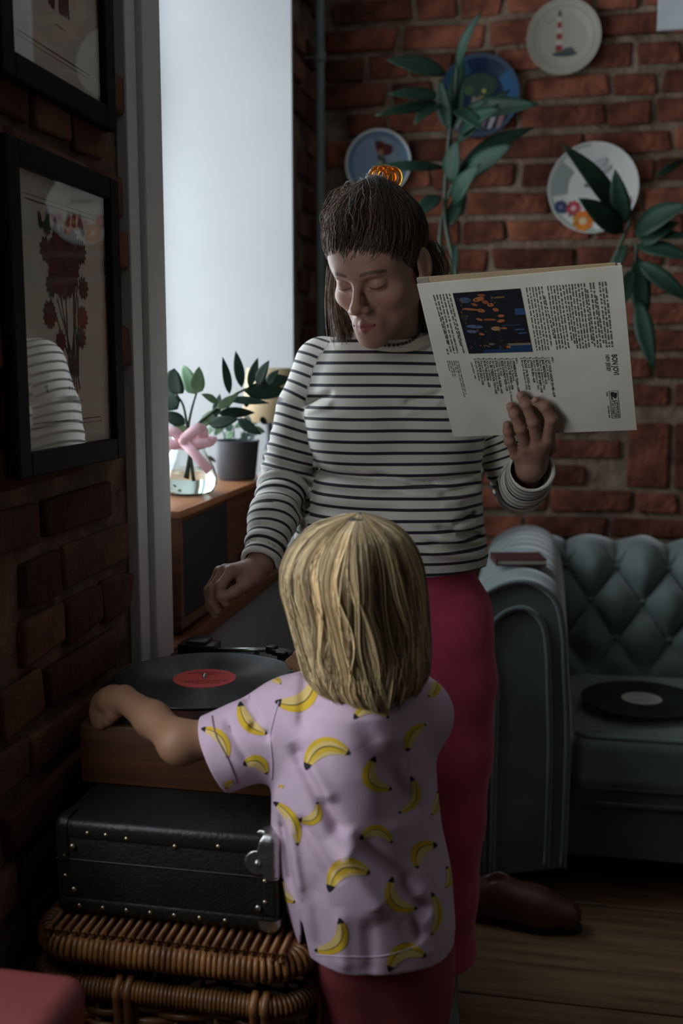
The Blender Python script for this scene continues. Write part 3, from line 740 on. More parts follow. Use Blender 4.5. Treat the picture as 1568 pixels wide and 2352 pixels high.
pill_top = np.abs(np.sin(np.pi * (UU - u_btn) / DU)) ** .6
over = np.clip((SS - s_btn) / .06, 0, 1)
hgt = (1 - over) * pil + over * pill_top * np.clip(1 - (SS - s_btn - .02) / .22, 0, 1)
low = np.clip((SS - .03) / .10, 0, 1); hgt = hgt * low + (1 - low) * .6
hgt = hgt * 0.062 - 0.030 + 0.004 * vnoise(np.stack([UU, SS, 0 * UU], -1), 22)
VV = np.zeros((nu, len(pz), 3)); VV[..., 0] = bx0 + UU; VV[..., 1] = pz[None, :, 1] + nr[None, :, 1] * hgt; VV[..., 2] = pz[None, :, 2] + nr[None, :, 2] * hgt
ii = np.arange(nu * len(pz)).reshape(nu, -1)
FF = np.stack([ii[:-1, :-1], ii[1:, :-1], ii[1:, 1:], ii[:-1, 1:]], -1).reshape(-1, 4)
obj('tufted_back', mesh('tufted_back', VV.reshape(-1, 3), FF, M_velv), sf)
for r in range(-3, 1):
    for c in range(-2, 14):
        s = s_btn + r * DV / 2; u = u_btn + (c + (.5 if r % 2 else 0)) * DU
        if s < .05 or not (0.02 < u < bx1 - bx0 - .02): continue
        i = int(np.searchsorted(sl_, s)); p = pz[i] + nr[i] * -0.024
        q = MB(); q.sphere((bx0 + u, p[1], p[2]), (.011, .008, .011), 10); q.build('button', M_velv, sf, smooth=True)
q = MB(); q.bbox((-.12, 2.53, .10), (2.07, 3.29, .30), .01); q.bbox((.03, 3.17, .28), (1.92, 3.29, .70), .01); smooth_angle(q.build('frame_body', M_velv, sf))
q = MB(); q.bbox((.083, 2.50, .245), (1.867, 2.56, .315), .012, seg=3); smooth_angle(q.build('front_rail', M_velv, sf), 70)
q = MB(); q.tube([(.083, 2.499, .262), (1.867, 2.499, .262)], .006, 8); q.build('piping', M_velv, sf, smooth=True)
for k, (a, b) in enumerate(((.085, .675), (.680, 1.270), (1.275, 1.865))):
    F = Field(np.arange(a - .03, b + .03, .008), np.arange(2.42, 3.06, .008), np.arange(.27, .49, .006))
    def cush(X, Y, Z, a=a, b=b):
        r = .035; qx = np.abs(X - (a + b) / 2) - (b - a) / 2 + r; qy = np.abs(Y - 2.735) - .275 + r
        top = .018 * np.cos(np.clip((X - (a + b)/2) / (b - a), -.5, .5) * np.pi) * np.cos(np.clip((Y - 2.735) / .55, -.5, .5) * np.pi)
        qz = np.abs(Z - .368 - top * .5) - .072 - top * .5 + r
        return np.sqrt(np.maximum(qx, 0)**2 + np.maximum(qy, 0)**2 + np.maximum(qz, 0)**2) + np.minimum(np.maximum(qx, np.maximum(qy, qz)), 0) - r
    F.put((a, 2.44, .28), (b, 3.03, .47), cush, .002); V, Q = F.mesh()
    cu = obj('seat_cushion', mesh('seat_cushion', relax(V, Q, 2), Q, M_velv), sf)
    q = MB(); q.tube(loop(a + .012, b - .012, 2.472, 3.0, .432, .03), .0065, 8, closed=True); q.build('piping', M_velv, cu, smooth=True)
for (x, y) in ((-.06, 2.56), (2.0, 2.56), (-.06, 3.2), (2.0, 3.2)):
    q = MB(); q.lathe([(.02, 0), (.026, .03), (.035, .06), (.03, .102)], 16, Matrix.Translation((x, y, 0))); smooth_angle(q.build('foot', M_dkwood, sf))
rc = onZ(1473, 1607, .4685)
record((rc[0], rc[1], .4715), 'black vinyl record with pale label lying on the sofa seat', 'pale grey paper label', M_wlab)
# small dark red case lying on the sofa arm
bp = onY(1155, 1300, 2.60)
M_mar = mat('maroon_cover', (0.045, 0.012, 0.014), 0.5)
bk = empty('book', (-.05, 2.60, .826), 'small dark maroon book lying on the sofa arm', 'book', rz=0.2)
for nm, a, b, m in (('cover', (-.07, -.05, .014), (.055, .05, .017), M_mar), ('cover', (-.07, -.05, .000), (.055, .05, .003), M_mar), ('pages', (-.066, -.047, .003), (.053, .047, .014), M_paper), ('spine', (-.0705, -.05, .0), (-.067, .05, .017), M_mar)):
    q = MB(); q.bbox(a, b, .0008, seg=1); o = obj(nm, mesh(nm, q.v, q.f, m, False), None, (0, 0, 0)); o.parent = bk
# brown leather shoe on the floor in front of the sofa
F = Field(np.arange(-.17, .17, .0035), np.arange(-.07, .07, .0035), np.arange(-.005, .14, .0035))
for (x0, x1, z0, z1, r0, r1) in ((-.095, .04, .045, .042, .038, .046), (.04, .105, .040, .034, .046, .036), (-.09, -.06, .05, .085, .036, .034), (-.05, .0, .06, .06, .036, .034)):
    F.cone((x0, 0, z0), (x1, 0, z1), r0, r1, .03)
F.ell((-.075, 0, .115), (.042, .025, .04), None, .008, 'sub')
F.put((-.16, -.06, -.01), (.16, .06, .012), lambda X, Y, Z: Z - .012 + 0 * X + 0 * Y, .004, 'sub')
V, Q = F.mesh(); V = relax(V, Q, 2)
shp = onZ(1195, 2118, 0); srz = -0.10
sh = empty('leather_shoe', (shp[0], shp[1], 0), 'worn brown leather shoe on the floorboards beneath the sofa arm', 'shoe', rz=srz)
o = obj('upper', mesh('upper', V, Q, M_brownl), None, (0, 0, 0)); o.parent = sh
q = MB(); out = []
for i in range(40):
    a = 2 * math.pi * i / 40; x = .012 + .130 * math.cos(a); w = .040 + .010 * math.cos(a) - .006 * math.cos(2 * a); out.append((x, w * math.sin(a)))
n = len(out); q.add([(x, y, .0005) for x, y in out] + [(x, y, .015) for x, y in out], [tuple(range(n - 1, -1, -1)), tuple(range(n, 2 * n))] + [(i, (i + 1) % n, n + (i + 1) % n, n + i) for i in range(n)])
q.bbox((-.115, -.03, .0005), (-.05, .03, .022), .004)
o = obj('sole', mesh('sole', q.v, q.f, M_sole, False), None, (0, 0, 0)); o.parent = sh
for k in range(4):
    q = MB(); x = .005 + k * .016; q.tube(catmull([(x, -.022, .072 - k * .004), (x + .004, 0, .088 - k * .005), (x, .022, .072 - k * .004)], 8), .0022, 6)
    o = obj('lace', mesh('lace', q.v, q.f, M_sole), None, (0, 0, 0)); o.parent = sh

# ================================================================== things on the window sill
RX0, RX1, RY0, RY1, RZ = -0.985, -0.697, 1.925, 2.62, 1.030
rad = empty('radio_cabinet', ((RX0+RX1)/2, (RY0+RY1)/2, SILL), 'old wooden radio cabinet with dark speaker cloth on the window sill', 'radio')
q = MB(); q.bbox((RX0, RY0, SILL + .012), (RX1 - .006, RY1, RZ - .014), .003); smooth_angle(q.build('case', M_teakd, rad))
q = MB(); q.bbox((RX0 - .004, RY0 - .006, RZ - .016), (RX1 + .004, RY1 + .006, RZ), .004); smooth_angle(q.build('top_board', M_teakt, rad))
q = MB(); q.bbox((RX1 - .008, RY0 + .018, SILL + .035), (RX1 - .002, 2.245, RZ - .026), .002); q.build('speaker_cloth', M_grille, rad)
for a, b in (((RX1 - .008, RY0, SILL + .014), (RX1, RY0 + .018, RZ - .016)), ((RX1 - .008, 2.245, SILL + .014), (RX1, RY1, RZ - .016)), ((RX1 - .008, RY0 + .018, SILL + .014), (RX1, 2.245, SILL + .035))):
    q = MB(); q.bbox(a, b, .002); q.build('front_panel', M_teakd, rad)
for (y, z, r) in ((2.34, .86, .018), (2.52, .86, .018), (2.43, .93, .012)):
    q = MB(); q.lathe([(0, .016), (r * .9, .016), (r, .012), (r, 0), (0, 0)], 20, Matrix.Translation((RX1, y, z)) @ Matrix.Rotation(math.pi/2, 4, 'Y')); smooth_angle(q.build('knob', M_plastic, rad))
for (x, y) in ((RX0 + .03, RY0 + .04), (RX1 - .03, RY0 + .04), (RX0 + .03, RY1 - .04), (RX1 - .03, RY1 - .04)):
    q = MB(); q.lathe([(.012, 0), (.012, .0125)], 12, Matrix.Translation((x, y, SILL))); q.build('foot', M_plastic, rad)

def leaf_mesh(base, tip, w, nrm, curl=0.12, fold=0.18, blunt=0.0, n=8):
    """pointed blade with a folded midrib, bending along its length"""
    A, B = Vector(base), Vector(tip); ax = B - A; L = ax.length; ax.normalize()
    nr = Vector(nrm); nr = (nr - ax * nr.dot(ax)).normalized(); sd = ax.cross(nr)
    v = []; f = []
    for i in range(n + 1):
        t = i / n; wd = w * 0.5 * (math.sin(math.pi * min(1, t ** (0.8 - .2 * blunt))) ** (0.85 - .35 * blunt)) if 0 < t < 1 else 0.0004
        c = A + ax * (L * t) + nr * (curl * L * (math.sin(math.pi * t)) )
        for s in (-1, -.5, 0, .5, 1): v.append(c + sd * (wd * s) + nr * (abs(s) * wd * fold))
    for i in range(n):
        for j in range(4): f.append((i*5+j, i*5+j+1, (i+1)*5+j+1, (i+1)*5+j))
    return v, f
def add_leaf(parent, base, tip, w, m=None, nrm=None, curl=.1, blunt=0.0, fold=.18):
    nrm = nrm or (random.uniform(-.5, .5), -1, random.uniform(0, .9))
    v, f = leaf_mesh(base, tip, w, nrm, curl, fold, blunt)
    o = obj('leaf', mesh('leaf', v, f, m or M_leaf), parent)
    md = o.modifiers.new('thickness', 'SOLIDIFY'); md.thickness = 0.0009; md.offset = 0
    return o
# glass vase, water, pink ribbon, leaf cutting
VC = (-0.768, 2.185)
vas = empty('glass_vase', (VC[0], VC[1], RZ), 'round clear glass vase of water with pink ribbon on the radio', 'vase')
M_vglass = mat('vase_glass', (0.96, 1.0, 0.98), 0.02, trans=1.0, ior=1.45)
M_water = mat('water', (0.90, 1.0, 0.95), 0.0, trans=1.0, ior=1.33)
outp = [(0.0, 0.0005), (.040, .0005), (.054, .006), (.062, .022), (.063, .036), (.056, .060), (.043, .085), (.033, .105), (.0305, .118), (.034, .128)]
inn = [(max(0, r - .0022), z + (.003 if z < .002 else 0)) for r, z in outp][::-1]
q = MB(); q.lathe(outp + inn, 40, Matrix.Translation((VC[0], VC[1], RZ))); q.build('vase_wall', M_vglass, vas, smooth=True)
wp = [(0.0, .0036), (.0375, .0036), (.0515, .0085), (.0594, .023), (.0604, .036), (.0545, .056), (0.0, .056)]
q = MB(); q.lathe(wp, 40, Matrix.Translation((VC[0], VC[1], RZ))); smooth_angle(q.build('water', M_water, vas), 50)
def ribbon(pts, w, nrm, name='ribbon'):
    P = catmull(pts, 18); v = []; f = []
    for i, p in enumerate(P):
        t = Vector(P[min(i+1, 17)] - P[max(i-1, 0)]).normalized(); s = t.cross(Vector(nrm)).normalized() * (w / 2)
        v += [Vector(p) - s, Vector(p) + s]
    f = [(2*i, 2*i+1, 2*i+3, 2*i+2) for i in range(17)]
    o = obj(name, mesh(name, v, f, M_ribbon), vas); md = o.modifiers.new('t', 'SOLIDIFY'); md.thickness = .0008; return o
q = MB(); q.lathe([(.0335, .100), (.036, .104), (.0365, .114), (.034, .119)], 32, Matrix.Translation((VC[0], VC[1], RZ))); q.build('ribbon', M_ribbon, vas, smooth=True)
kn = at(438, 1012, 2.19); nf = -CF
def RP(x, y, d): return tuple(at(x, y, d))
ribbon([RP(418, 1012, 2.185), RP(400, 992, 2.18), RP(375, 995, 2.185), RP(368, 1012, 2.19), RP(395, 1022, 2.185), RP(418, 1014, 2.185)], .022, nf)
ribbon([RP(420, 1012, 2.18), RP(446, 990, 2.175), RP(462, 985, 2.18), RP(464, 1002, 2.185), RP(445, 1012, 2.185), RP(422, 1014, 2.185)], .024, nf)
ribbon([RP(420, 1014, 2.18), RP(440, 1035, 2.165), RP(462, 1060, 2.16), RP(482, 1082, 2.165)], .020, nf)
ribbon([RP(422, 1014, 2.185), RP(455, 1018, 2.175), RP(482, 1015, 2.18), RP(488, 1002, 2.185)], .020, nf)
q = MB(); q.sphere(tuple(at(420, 1013, 2.178)), (.010, .008, .009), 12); q.build('ribbon_knot', M_ribbon, vas, smooth=True)
zz = empty('leaf_cutting', (VC[0], VC[1], RZ + .006), 'dark glossy leaf branches standing in the glass vase', 'plant')
dv = 2.23
for pts in ([(445, 1105), (436, 1040), (430, 985), (420, 930), (402, 905)], [(425, 1098), (436, 1040), (445, 985), (490, 945), (530, 912), (575, 890), (640, 880)], [(430, 1100), (435, 1030), (432, 985), (440, 940), (452, 900)]):
    q = MB(); q.tube([tuple(at(x, y, dv - .0 + .02 * (i > 3))) for i, (x, y) in enumerate(catmull([(a, b, 0) for a, b in pts], 16)[:, :2])], np.linspace(.0042, .0022, 16), 7); q.build('stem', M_stem, zz, smooth=True)
for (bx, by, tx, ty, w, pale, bl) in [(402, 905, 400, 846, 48, 0, .9), (408, 940, 366, 885, 42, 0, .6), (425, 975, 372, 948, 30, 0, .2), (448, 905, 420, 838, 34, 1, .5), (452, 903, 457, 842, 30, 1, .5),
        (527, 905, 511, 820, 19, 0, 0), (555, 890, 541, 806, 22, 0, 0), (572, 890, 592, 822, 20, 0, 0), (590, 886, 618, 828, 26, 0, 0), (612, 884, 640, 850, 22, 0, 0), (560, 898, 662, 900, 36, 0, .2), (600, 882, 668, 868, 28, 0, 0),
        (525, 918, 618, 926, 18, 0, 0), (498, 938, 548, 905, 20, 1, 0), (455, 985, 510, 935, 26, 1, 0), (480, 975, 548, 962, 26, 0, .2), (500, 950, 585, 948, 24, 0, 0), (545, 962, 600, 998, 24, 0, 0), (495, 960, 505, 905, 20, 0, 0), (432, 985, 385, 985, 20, 1, 0), (500, 925, 462, 905, 18, 1, 0)]:
    dd = dv + random.uniform(-.02, .05)
    add_leaf(zz, at(bx, by, dv + .015), at(tx, ty, dd), w * dv / FPX * 1.1, M_leafp if pale else M_leaf, tuple(nf + np.array([random.uniform(-.4, .4), 0, random.uniform(-.2, .5)])), .05, bl, .1)
# dark pot with trailing plant
pc = (-0.752, 2.50)
pt = empty('plant_pot', (pc[0], pc[1], RZ), 'dark grey ceramic pot with trailing small-leaved plant beside the vase', 'potted plant')
q = MB(); q.lathe([(0, .001), (.043, .001), (.047, .006), (.056, .090), (.058, .098), (.053, .098), (.050, .085), (0, .083)], 32, Matrix.Translation((pc[0], pc[1], RZ))); smooth_angle(q.build('pot', M_pot, pt))
q = MB(); q.lathe([(0, .084), (.050, .084), (.045, .090), (0, .093)], 24, Matrix.Translation((pc[0], pc[1], RZ))); q.build('soil', M_gap, pt)
for i in range(26):
    a = random.uniform(0, 6.28); r = random.uniform(.02, .085); h = random.uniform(.10, .19) - max(0, r - .055) * 2.2
    p0 = (pc[0] + .025 * math.cos(a), pc[1] + .025 * math.sin(a), RZ + .088); p1 = (pc[0] + r * math.cos(a), pc[1] + r * math.sin(a), RZ + h)
    if i % 3 == 0:
        q = MB(); q.tube(catmull([p0, ((p0[0]+p1[0])/2, (p0[1]+p1[1])/2, max(p0[2], p1[2]) + .012), p1], 7), .0014, 5); q.build('stem', M_stem, pt, smooth=True)
    b = Vector(p1); add_leaf(pt, b, b + Vector((random.uniform(-.03, .03), random.uniform(-.03, .03), random.uniform(-.03, .02))), .020, M_leafp if i % 3 == 0 else M_leaf, (random.uniform(-.5, .5), -1, .6), .05, .6)
# small table lamp
LP = (-0.742, 2.78)
lm = empty('table_lamp', (LP[0], LP[1], SILL), 'small table lamp with tan shade behind the potted plant', 'lamp')
T = Matrix.Translation((LP[0], LP[1], SILL))
q = MB(); q.lathe([(0, .0005), (.05, .0005), (.052, .008), (.02, .018), (.010, .03), (.009, .40), (0, .40)], 24, T); smooth_angle(q.build('lamp_base', M_pot, lm))
q = MB(); q.lathe([(.076, .385), (.060, .530), (.0585, .530), (.0745, .385), (.076, .385)], 32, T); q.build('lamp_shade', M_shade, lm, smooth=True)

# ================================================================== plates on the back wall
PB = BACKY - 0.010
def plate(px_, py_, R, m, label, motif):
    c = onY(px_, py_, PB); T = Matrix.Translation((c[0], PB, c[2])) @ Matrix.Rotation(math.pi / 2, 4, 'X')
    e = empty('wall_plate', (c[0], PB, c[2]), label, 'plate', group='decorative plates on the brick wall')
    pr = [(0, .000), (.60 * R, .000), (.95 * R, .014), (R, .018), (.995 * R, .0205), (.94 * R, .0185), (.66 * R, .0075), (.60 * R, .0055), (0, .005)]
    q = MB(); q.lathe(pr, 56, T); smooth_angle(q.build('dish', m, e), 50)
    face = np.array(pr[4:][::-1])
    ink = MB(); cnt = [0]
    def h(r): return float(np.interp(r, face[:, 0], face[:, 1]))
    def poly(pts, col):
        cnt[0] += 1
        ink.poly([tuple(T @ Vector((u * R, v * R, h(math.hypot(u, v) * R) + .0006 + .00003 * cnt[0]))) for u, v in pts], col)
    def ring(r0, r1, col, a0=0, a1=360, n=48):
        cnt[0] += 1
        for i in range(n):
            a, b = math.radians(a0 + (a1 - a0) * i / n), math.radians(a0 + (a1 - a0) * (i + 1) / n)
            pts = [(r0 * math.cos(a), r0 * math.sin(a)), (r1 * math.cos(a), r1 * math.sin(a)), (r1 * math.cos(b), r1 * math.sin(b)), (r0 * math.cos(b), r0 * math.sin(b))]
            ink.poly([tuple(T @ Vector((u * R, v * R, h(math.hypot(u, v) * R) + .0006))) for u, v in pts], col)
    def ell(u, v, a, b, col, rot=0, n=20):
        cr, sr = math.cos(rot), math.sin(rot)
        poly([(u + a * math.cos(t) * cr - b * math.sin(t) * sr, v + a * math.cos(t) * sr + b * math.sin(t) * cr) for t in [2 * math.pi * i / n for i in range(n)]], col)
    def sub(name):
        nonlocal ink
        ink.build(name, M_ink, e, usecol=True); ink = MB()
    motif(poly, ring, ell, sub)
    if ink.v: ink.build('painted_motif', M_ink, e, usecol=True)
def m1(poly, ring, ell, sub):
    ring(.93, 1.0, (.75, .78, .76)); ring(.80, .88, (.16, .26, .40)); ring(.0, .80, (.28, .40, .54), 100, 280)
    dr = (.14, .030, .028); br = (.10, .05, .045)
    ell(-.22, .40, .22, .17, dr); ell(.22, .40, .22, .17, dr); ell(0, .52, .20, .14, dr); ell(0, .34, .13, .15, (.45, .25, .19)); ell(0, .50, .16, .05, (.35, .10, .08))
    ell(0, .02, .24, .24, (.11, .10, .11)); ell(-.36, -.14, .17, .15, dr); ell(.36, -.14, .17, .15, dr); poly([(-.18, -.22), (-.08, .10), (.08, .10), (.18, -.22), (.0, -.30)], (.55, .50, .42)); ell(0, -.34, .2, .1, br)
    ell(-.35, -.5, .3, .12, (.13, .16, .09)); ell(.2, -.55, .3, .12, (.13, .16, .09))
def m2(poly, ring, ell, sub):
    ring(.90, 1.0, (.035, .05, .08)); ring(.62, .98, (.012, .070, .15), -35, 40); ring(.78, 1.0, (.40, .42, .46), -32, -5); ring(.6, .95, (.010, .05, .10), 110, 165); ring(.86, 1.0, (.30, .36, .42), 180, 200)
    ell(0, .25, .45, .3, (.02, .04, .03)); ell(.05, .05, .10, .09, (.25, .22, .03)); ell(-.12, -.12, .07, .12, (.20, .13, .11)); ell(.0, -.14, .06, .12, (.24, .15, .12)); ell(-.25, .15, .12, .1, (.04, .08, .03)); ell(.12, .12, .05, .05, (.30, .28, .05))
    poly([(-.9, -.28), (.9, -.28), (.86, -.46), (-.86, -.46)], (.008, .008, .010))
    for i in range(6):
        u = -.62 + .21 * i; poly([(u, -.82), (u + .10, -.80), (u + .22, -.50), (u + .08, -.50)], (.30, .27, .27) if i % 2 == 0 else (.20, .12, .12))
def m3(poly, ring, ell, sub):
    ring(.80, .83, (.28, .24, .19)); ring(.93, .95, (.30, .26, .21))
    for i in range(6):
        v0 = -.34 + .15 * i; w0, w1 = .095 - .009 * i, .095 - .009 * (i + 1); c = (.22, .03, .03) if i % 2 == 0 else (.42, .36, .30)
        poly([(-.12 - w0, v0), (-.12 + w0, v0), (-.12 + w1, v0 + .15), (-.12 - w1, v0 + .15)], c)
    poly([(-.17, .56), (-.07, .56), (-.09, .66), (-.12, .72), (-.15, .66)], (.06, .06, .06)); ell(.03, -.42, .34, .075, (.055, .065, .065)); ell(.13, -.36, .16, .10, (.06, .07, .07)); ell(.18, -.31, .08, .06, (.08, .08, .08))
    ell(-.32, .48, .07, .016, (.16, .15, .13), .3); ell(-.42, .40, .05, .012, (.16, .15, .13), -.3)
def m4(poly, ring, ell, sub):
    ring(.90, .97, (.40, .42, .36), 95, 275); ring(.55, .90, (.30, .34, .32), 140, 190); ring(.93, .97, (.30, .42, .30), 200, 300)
    def fl(u, v, r, c, c2):
        for i in range(9): ell(u + r * .6 * math.cos(i * .698), v + r * .6 * math.sin(i * .698), r * .42, r * .28, tuple(x * random.uniform(.8, 1.2) for x in c), i * .698)
        ell(u, v, r * .35, r * .35, c2)
    for i in range(16): ell(-.75 + .09 * i + random.uniform(-.05, .05), -.62 + random.uniform(-.12, .1) + .25 * abs(i - 7) / 8, .09, .035, (.10, .16, .09), random.uniform(0, 3))
    fl(-.70, -.40, .15, (.05, .06, .16), (.2, .2, .3)); fl(-.42, -.43, .17, (.50, .06, .08), (.7, .5, .5)); fl(-.20, -.72, .24, (.72, .22, .03), (.75, .60, .35)); fl(.30, -.42, .20, (.55, .07, .04), (.6, .35, .1)); fl(.46, -.60, .12, (.6, .25, .2), (.7, .5, .4)); fl(.72, -.32, .14, (.42, .16, .26), (.5, .3, .4)); fl(.05, -.50, .12, (.35, .08, .2), (.6, .4, .2))
    sub('painted_motif')
    for i in range(8): ell(-.16 + i * .075, .06 + .02 * math.sin(i * 2.3), .032, .05, (.17, .17, .17), .4)
    sub('painted_lettering')
    ell(.10, .52, .22, .10, (.48, .48, .47), .5); ell(.28, .40, .12, .06, (.45, .45, .44), .8)
plate(870, 377, .104, M_porcb, 'blue wall plate with small red-capped figure, behind the hair claw', m1)
plate(1100, 222, .122, M_porcd, 'dark night-blue wall plate half hidden by plant leaves', m2)
plate(1294, 88, .109, M_porcc, 'cream wall plate with a red lighthouse', m3)
plate(1361, 433, .134, M_porc, 'white wall plate with orange and red flowers along its lower edge', m4)
pa = onY(1508, 73, BACKY - .008)
q = MB(); q.bbox((pa[0], BACKY - .022, pa[2]), (pa[0] + .21, BACKY - .006, pa[2] + .28), .002)
M_card = mat('white_card', (0.62, 0.63, 0.63), 0.8, col2=(0.48, 0.50, 0.51), vscale=9)
card = q.build('canvas_picture', M_card); tag(card, 'small pale canvas on the brick wall at the top right corner', 'picture')

# ================================================================== tall plant behind the woman
PX, PY = -0.36, 3.12
tp = empty('tall_houseplant', (PX, PY, 0), 'tall dark-leaved houseplant spreading over the plates in front of the brick wall', 'plant')
q = MB(); q.lathe([(0, .001), (.10, .001), (.105, .01), (.14, .30), (.145, .31), (.135, .31), (.13, .29), (0, .285)], 32, Matrix.Translation((PX, PY, 0))); smooth_angle(q.build('pot', M_pot, tp))
q = MB(); q.lathe([(0, .286), (.13, .286), (.10, .296), (0, .30)], 24, Matrix.Translation((PX, PY, 0))); q.build('soil', M_gap, tp)
YP = 3.08
def W(x, y, dy=0.0): return tuple(onY(x, y, YP + dy))
stems = [[(PX, PY, .29), (PX + .02, PY - .01, .7), W(1075, 900), W(1048, 640), W(1022, 500), W(1028, 350), W(1042, 240), W(1050, 150)],
         [(PX + .03, PY, .29), (PX + .10, PY - .02, .75), W(1190, 900), W(1330, 720), W(1395, 620), W(1425, 560), W(1450, 500)],
         [(PX - .01, PY - .02, .29), (PX + .0, PY - .03, .7), W(1050, 900), W(1015, 640), W(1012, 520), W(1040, 420)],
         [W(1330, 720), W(1400, 690), W(1450, 640), W(1462, 560)]]
for s in stems:
    q = MB(); q.tube([tuple(p) for p in catmull(s, 36)], np.linspace(.0085, .0045, 36), 8); q.build('stem', M_stem, tp, smooth=True)
for (bx, by, tx, ty, w, lt) in [(1050, 160, 1108, 22, 26, 1), (1025, 170, 888, 138, 44, 0), (1012, 222, 890, 216, 34, 0), (1005, 236, 860, 266, 24, 1), (1012, 236, 950, 286, 36, 1), (1045, 300, 1062, 120, 44, 0), (1060, 256, 1238, 240, 44, 0), (1050, 330, 1172, 206, 40, 0), (1055, 310, 1150, 250, 44, 0),
        (1048, 405, 1228, 292, 52, 0), (1060, 410, 1180, 330, 48, 0), (1022, 385, 848, 384, 22, 1), (1012, 450, 952, 505, 42, 1), (1040, 470, 1105, 375, 44, 0), (1045, 560, 1042, 645, 20, 1), (1030, 300, 1010, 180, 34, 0), (1035, 420, 1050, 320, 46, 0), (1030, 520, 1068, 430, 34, 0), (1020, 560, 1000, 640, 16, 1), (1045, 250, 1110, 300, 36, 0),
        (1422, 500, 1288, 330, 46, 0), (1436, 510, 1412, 388, 42, 0), (1432, 535, 1328, 455, 50, 0), (1455, 535, 1580, 470, 62, 0), (1462, 548, 1590, 545, 26, 1), (1462, 565, 1590, 598, 40, 0), (1462, 585, 1476, 755, 44, 0), (1465, 600, 1590, 695, 38, 0), (1466, 690, 1502, 852, 40, 0), (1440, 560, 1398, 650, 24, 1), (1505, 405, 1575, 365, 16, 1), (1452, 620, 1432, 705, 30, 0), (1470, 560, 1560, 510, 44, 0)]:
    dy = random.uniform(-.14, .05)
    add_leaf(tp, W(bx, by), W(tx, ty, dy), w * YP / FPX * 1.02, M_leaf, (random.uniform(-.6, .2), -1, random.uniform(-.2, .7)), random.uniform(.02, .10), 0, .22)

# ================================================================== the record sleeve
LTL, LTR, LBR, LBL = np.array([-.2045, 1.6806, 1.4404]), np.array([.1050, 1.6238, 1.4554]), np.array([.1513, 1.8109, 1.2062]), np.array([-.1596, 1.8567, 1.1831])
LU = (LTR - LTL + LBR - LBL) / 2; LS = np.linalg.norm(LU); LU /= LS
LV = (LBL - LTL + LBR - LTR) / 2; LV -= LU * (LV @ LU); LV /= np.linalg.norm(LV)
LN = np.cross(LV, LU); LN = LN if LN @ (CC - LTL) > 0 else -LN
LO = (LTL + LTR + LBR + LBL) / 4 - (LU + LV) * 0.1575
def lp(u, v, n=0.0): return LO + LU * u + LV * v + LN * n
def lp_uv(x, y):
    r = ray(x, y); t = ((LO - CC) @ LN) / (r @ LN); p = CC + r * t - LO
    return float(p @ LU), float(p @ LV)
def cr7(cx, cy): return lp_uv(940 + cx / 2.9037, 590 + cy / 2.9037)     # coordinates read off an enlarged view
M_cover = mat('worn_white_card', (0.80, 0.77, 0.665), 0.6, col2=(0.69, 0.65, 0.535), vscale=11, bump=0.05, bscale=30)
M_tan = mat('tan_inner_sleeve', (0.50, 0.38, 0.22), 0.8, var=0.08)
MLP = Matrix(((LU[0], LV[0], LN[0], LO[0]), (LU[1], LV[1], LN[1], LO[1]), (LU[2], LV[2], LN[2], LO[2]), (0, 0, 0, 1)))
lpo = empty('album_sleeve', lp(.1575, .1575), 'off-white record album sleeve held up in the woman\'s hand', 'album cover')
q = MB(); q.bbox((0, 0, -.0012), (.315, .315, 0), .0006, MLP, seg=1); cov = q.build('back_cover', M_cover, lpo)
q = MB(); q.bbox((.002, -.001, -.0058), (.313, .313, -.0046), .0005, MLP, seg=1); q.build('front_cover', M_cover, lpo)
q = MB(); v_, f_ = [], []
q.add([tuple(MLP @ Vector(p)) for p in [(.004, -.010, -.0040), (.305, -.0035, -.0040), (.305, .30, -.0040), (.004, .30, -.0040), (.004, -.010, -.0018), (.305, -.0035, -.0018), (.305, .30, -.0018), (.004, .30, -.0018)]], [(0,3,2,1),(4,5,6,7),(0,1,5,4),(1,2,6,5),(2,3,7,6),(3,0,4,7)]); q.build('inner_sleeve', M_tan, lpo)
q = MB(); q.bbox((.001, -.0095, -.0046), (.008, .02, -.0014), .0004, MLP, seg=1); q.bbox((.0085, -.0098, -.0044), (.020, .02, -.0012), .0004, MLP, seg=1); q.build('sleeve_spine', M_porcc, lpo)
ink = MB(); kk = [0]
def lpoly(pts, col):
    kk[0] += 1; ink.poly([tuple(lp(u, v, .00025 + .0000004 * kk[0])) for u, v in pts], col)
INK = (.035, .032, .030)
def textcol(x0, y0, x1, y1, th, gaps=0.0022, col=INK):
    """one line of small print running down the sleeve"""
    (u0, v0), (u1, v1) = cr7(x0, y0), cr7(x1, y1); L = v1 - v0; v = 0.0
    while v < L:
        w = min(random.uniform(.0035, .012), L - v)
        if w > .0015:
            a = v
            while a < v + w - .0006:      # letters as short strokes
                ww = random.uniform(.0008, .0014); t0 = v0 + a; t1 = v0 + min(a + ww, v + w); f0 = (t0 - v0) / L; f1 = (t1 - v0) / L; s = th * random.uniform(.75, 1.15)
                lpoly([(u0 + (u1-u0)*f0, t0), (u0 + (u1-u0)*f0 + s, t0), (u0 + (u1-u0)*f1 + s, t1), (u0 + (u1-u0)*f1, t1)], col); a += ww + .0003
        v += w + gaps * random.uniform(.5, 1.2)
for i in range(27):
    f = i / 26; x0 = 775 + f * (1300 - 775); y0 = 205 - f * 42; x1 = x0 + 72 - 24 * f; y1 = 626 - 26 * f
    if i in (5, 6, 12, 13, 19): y1 -= random.uniform(40, 160) * .5
    if i in (6, 20): y0 += random.uniform(40, 110)
    if i == 23: y0 += 90; y1 -= 20
    textcol(x0, y0, x1, y1, .0021)
for i in range(6):
    x0 = 156 + i * 21; textcol(x0, 252 - i * 2, x0 + 98, (585, 640, 645, 640, 590, 640)[i], .0019)
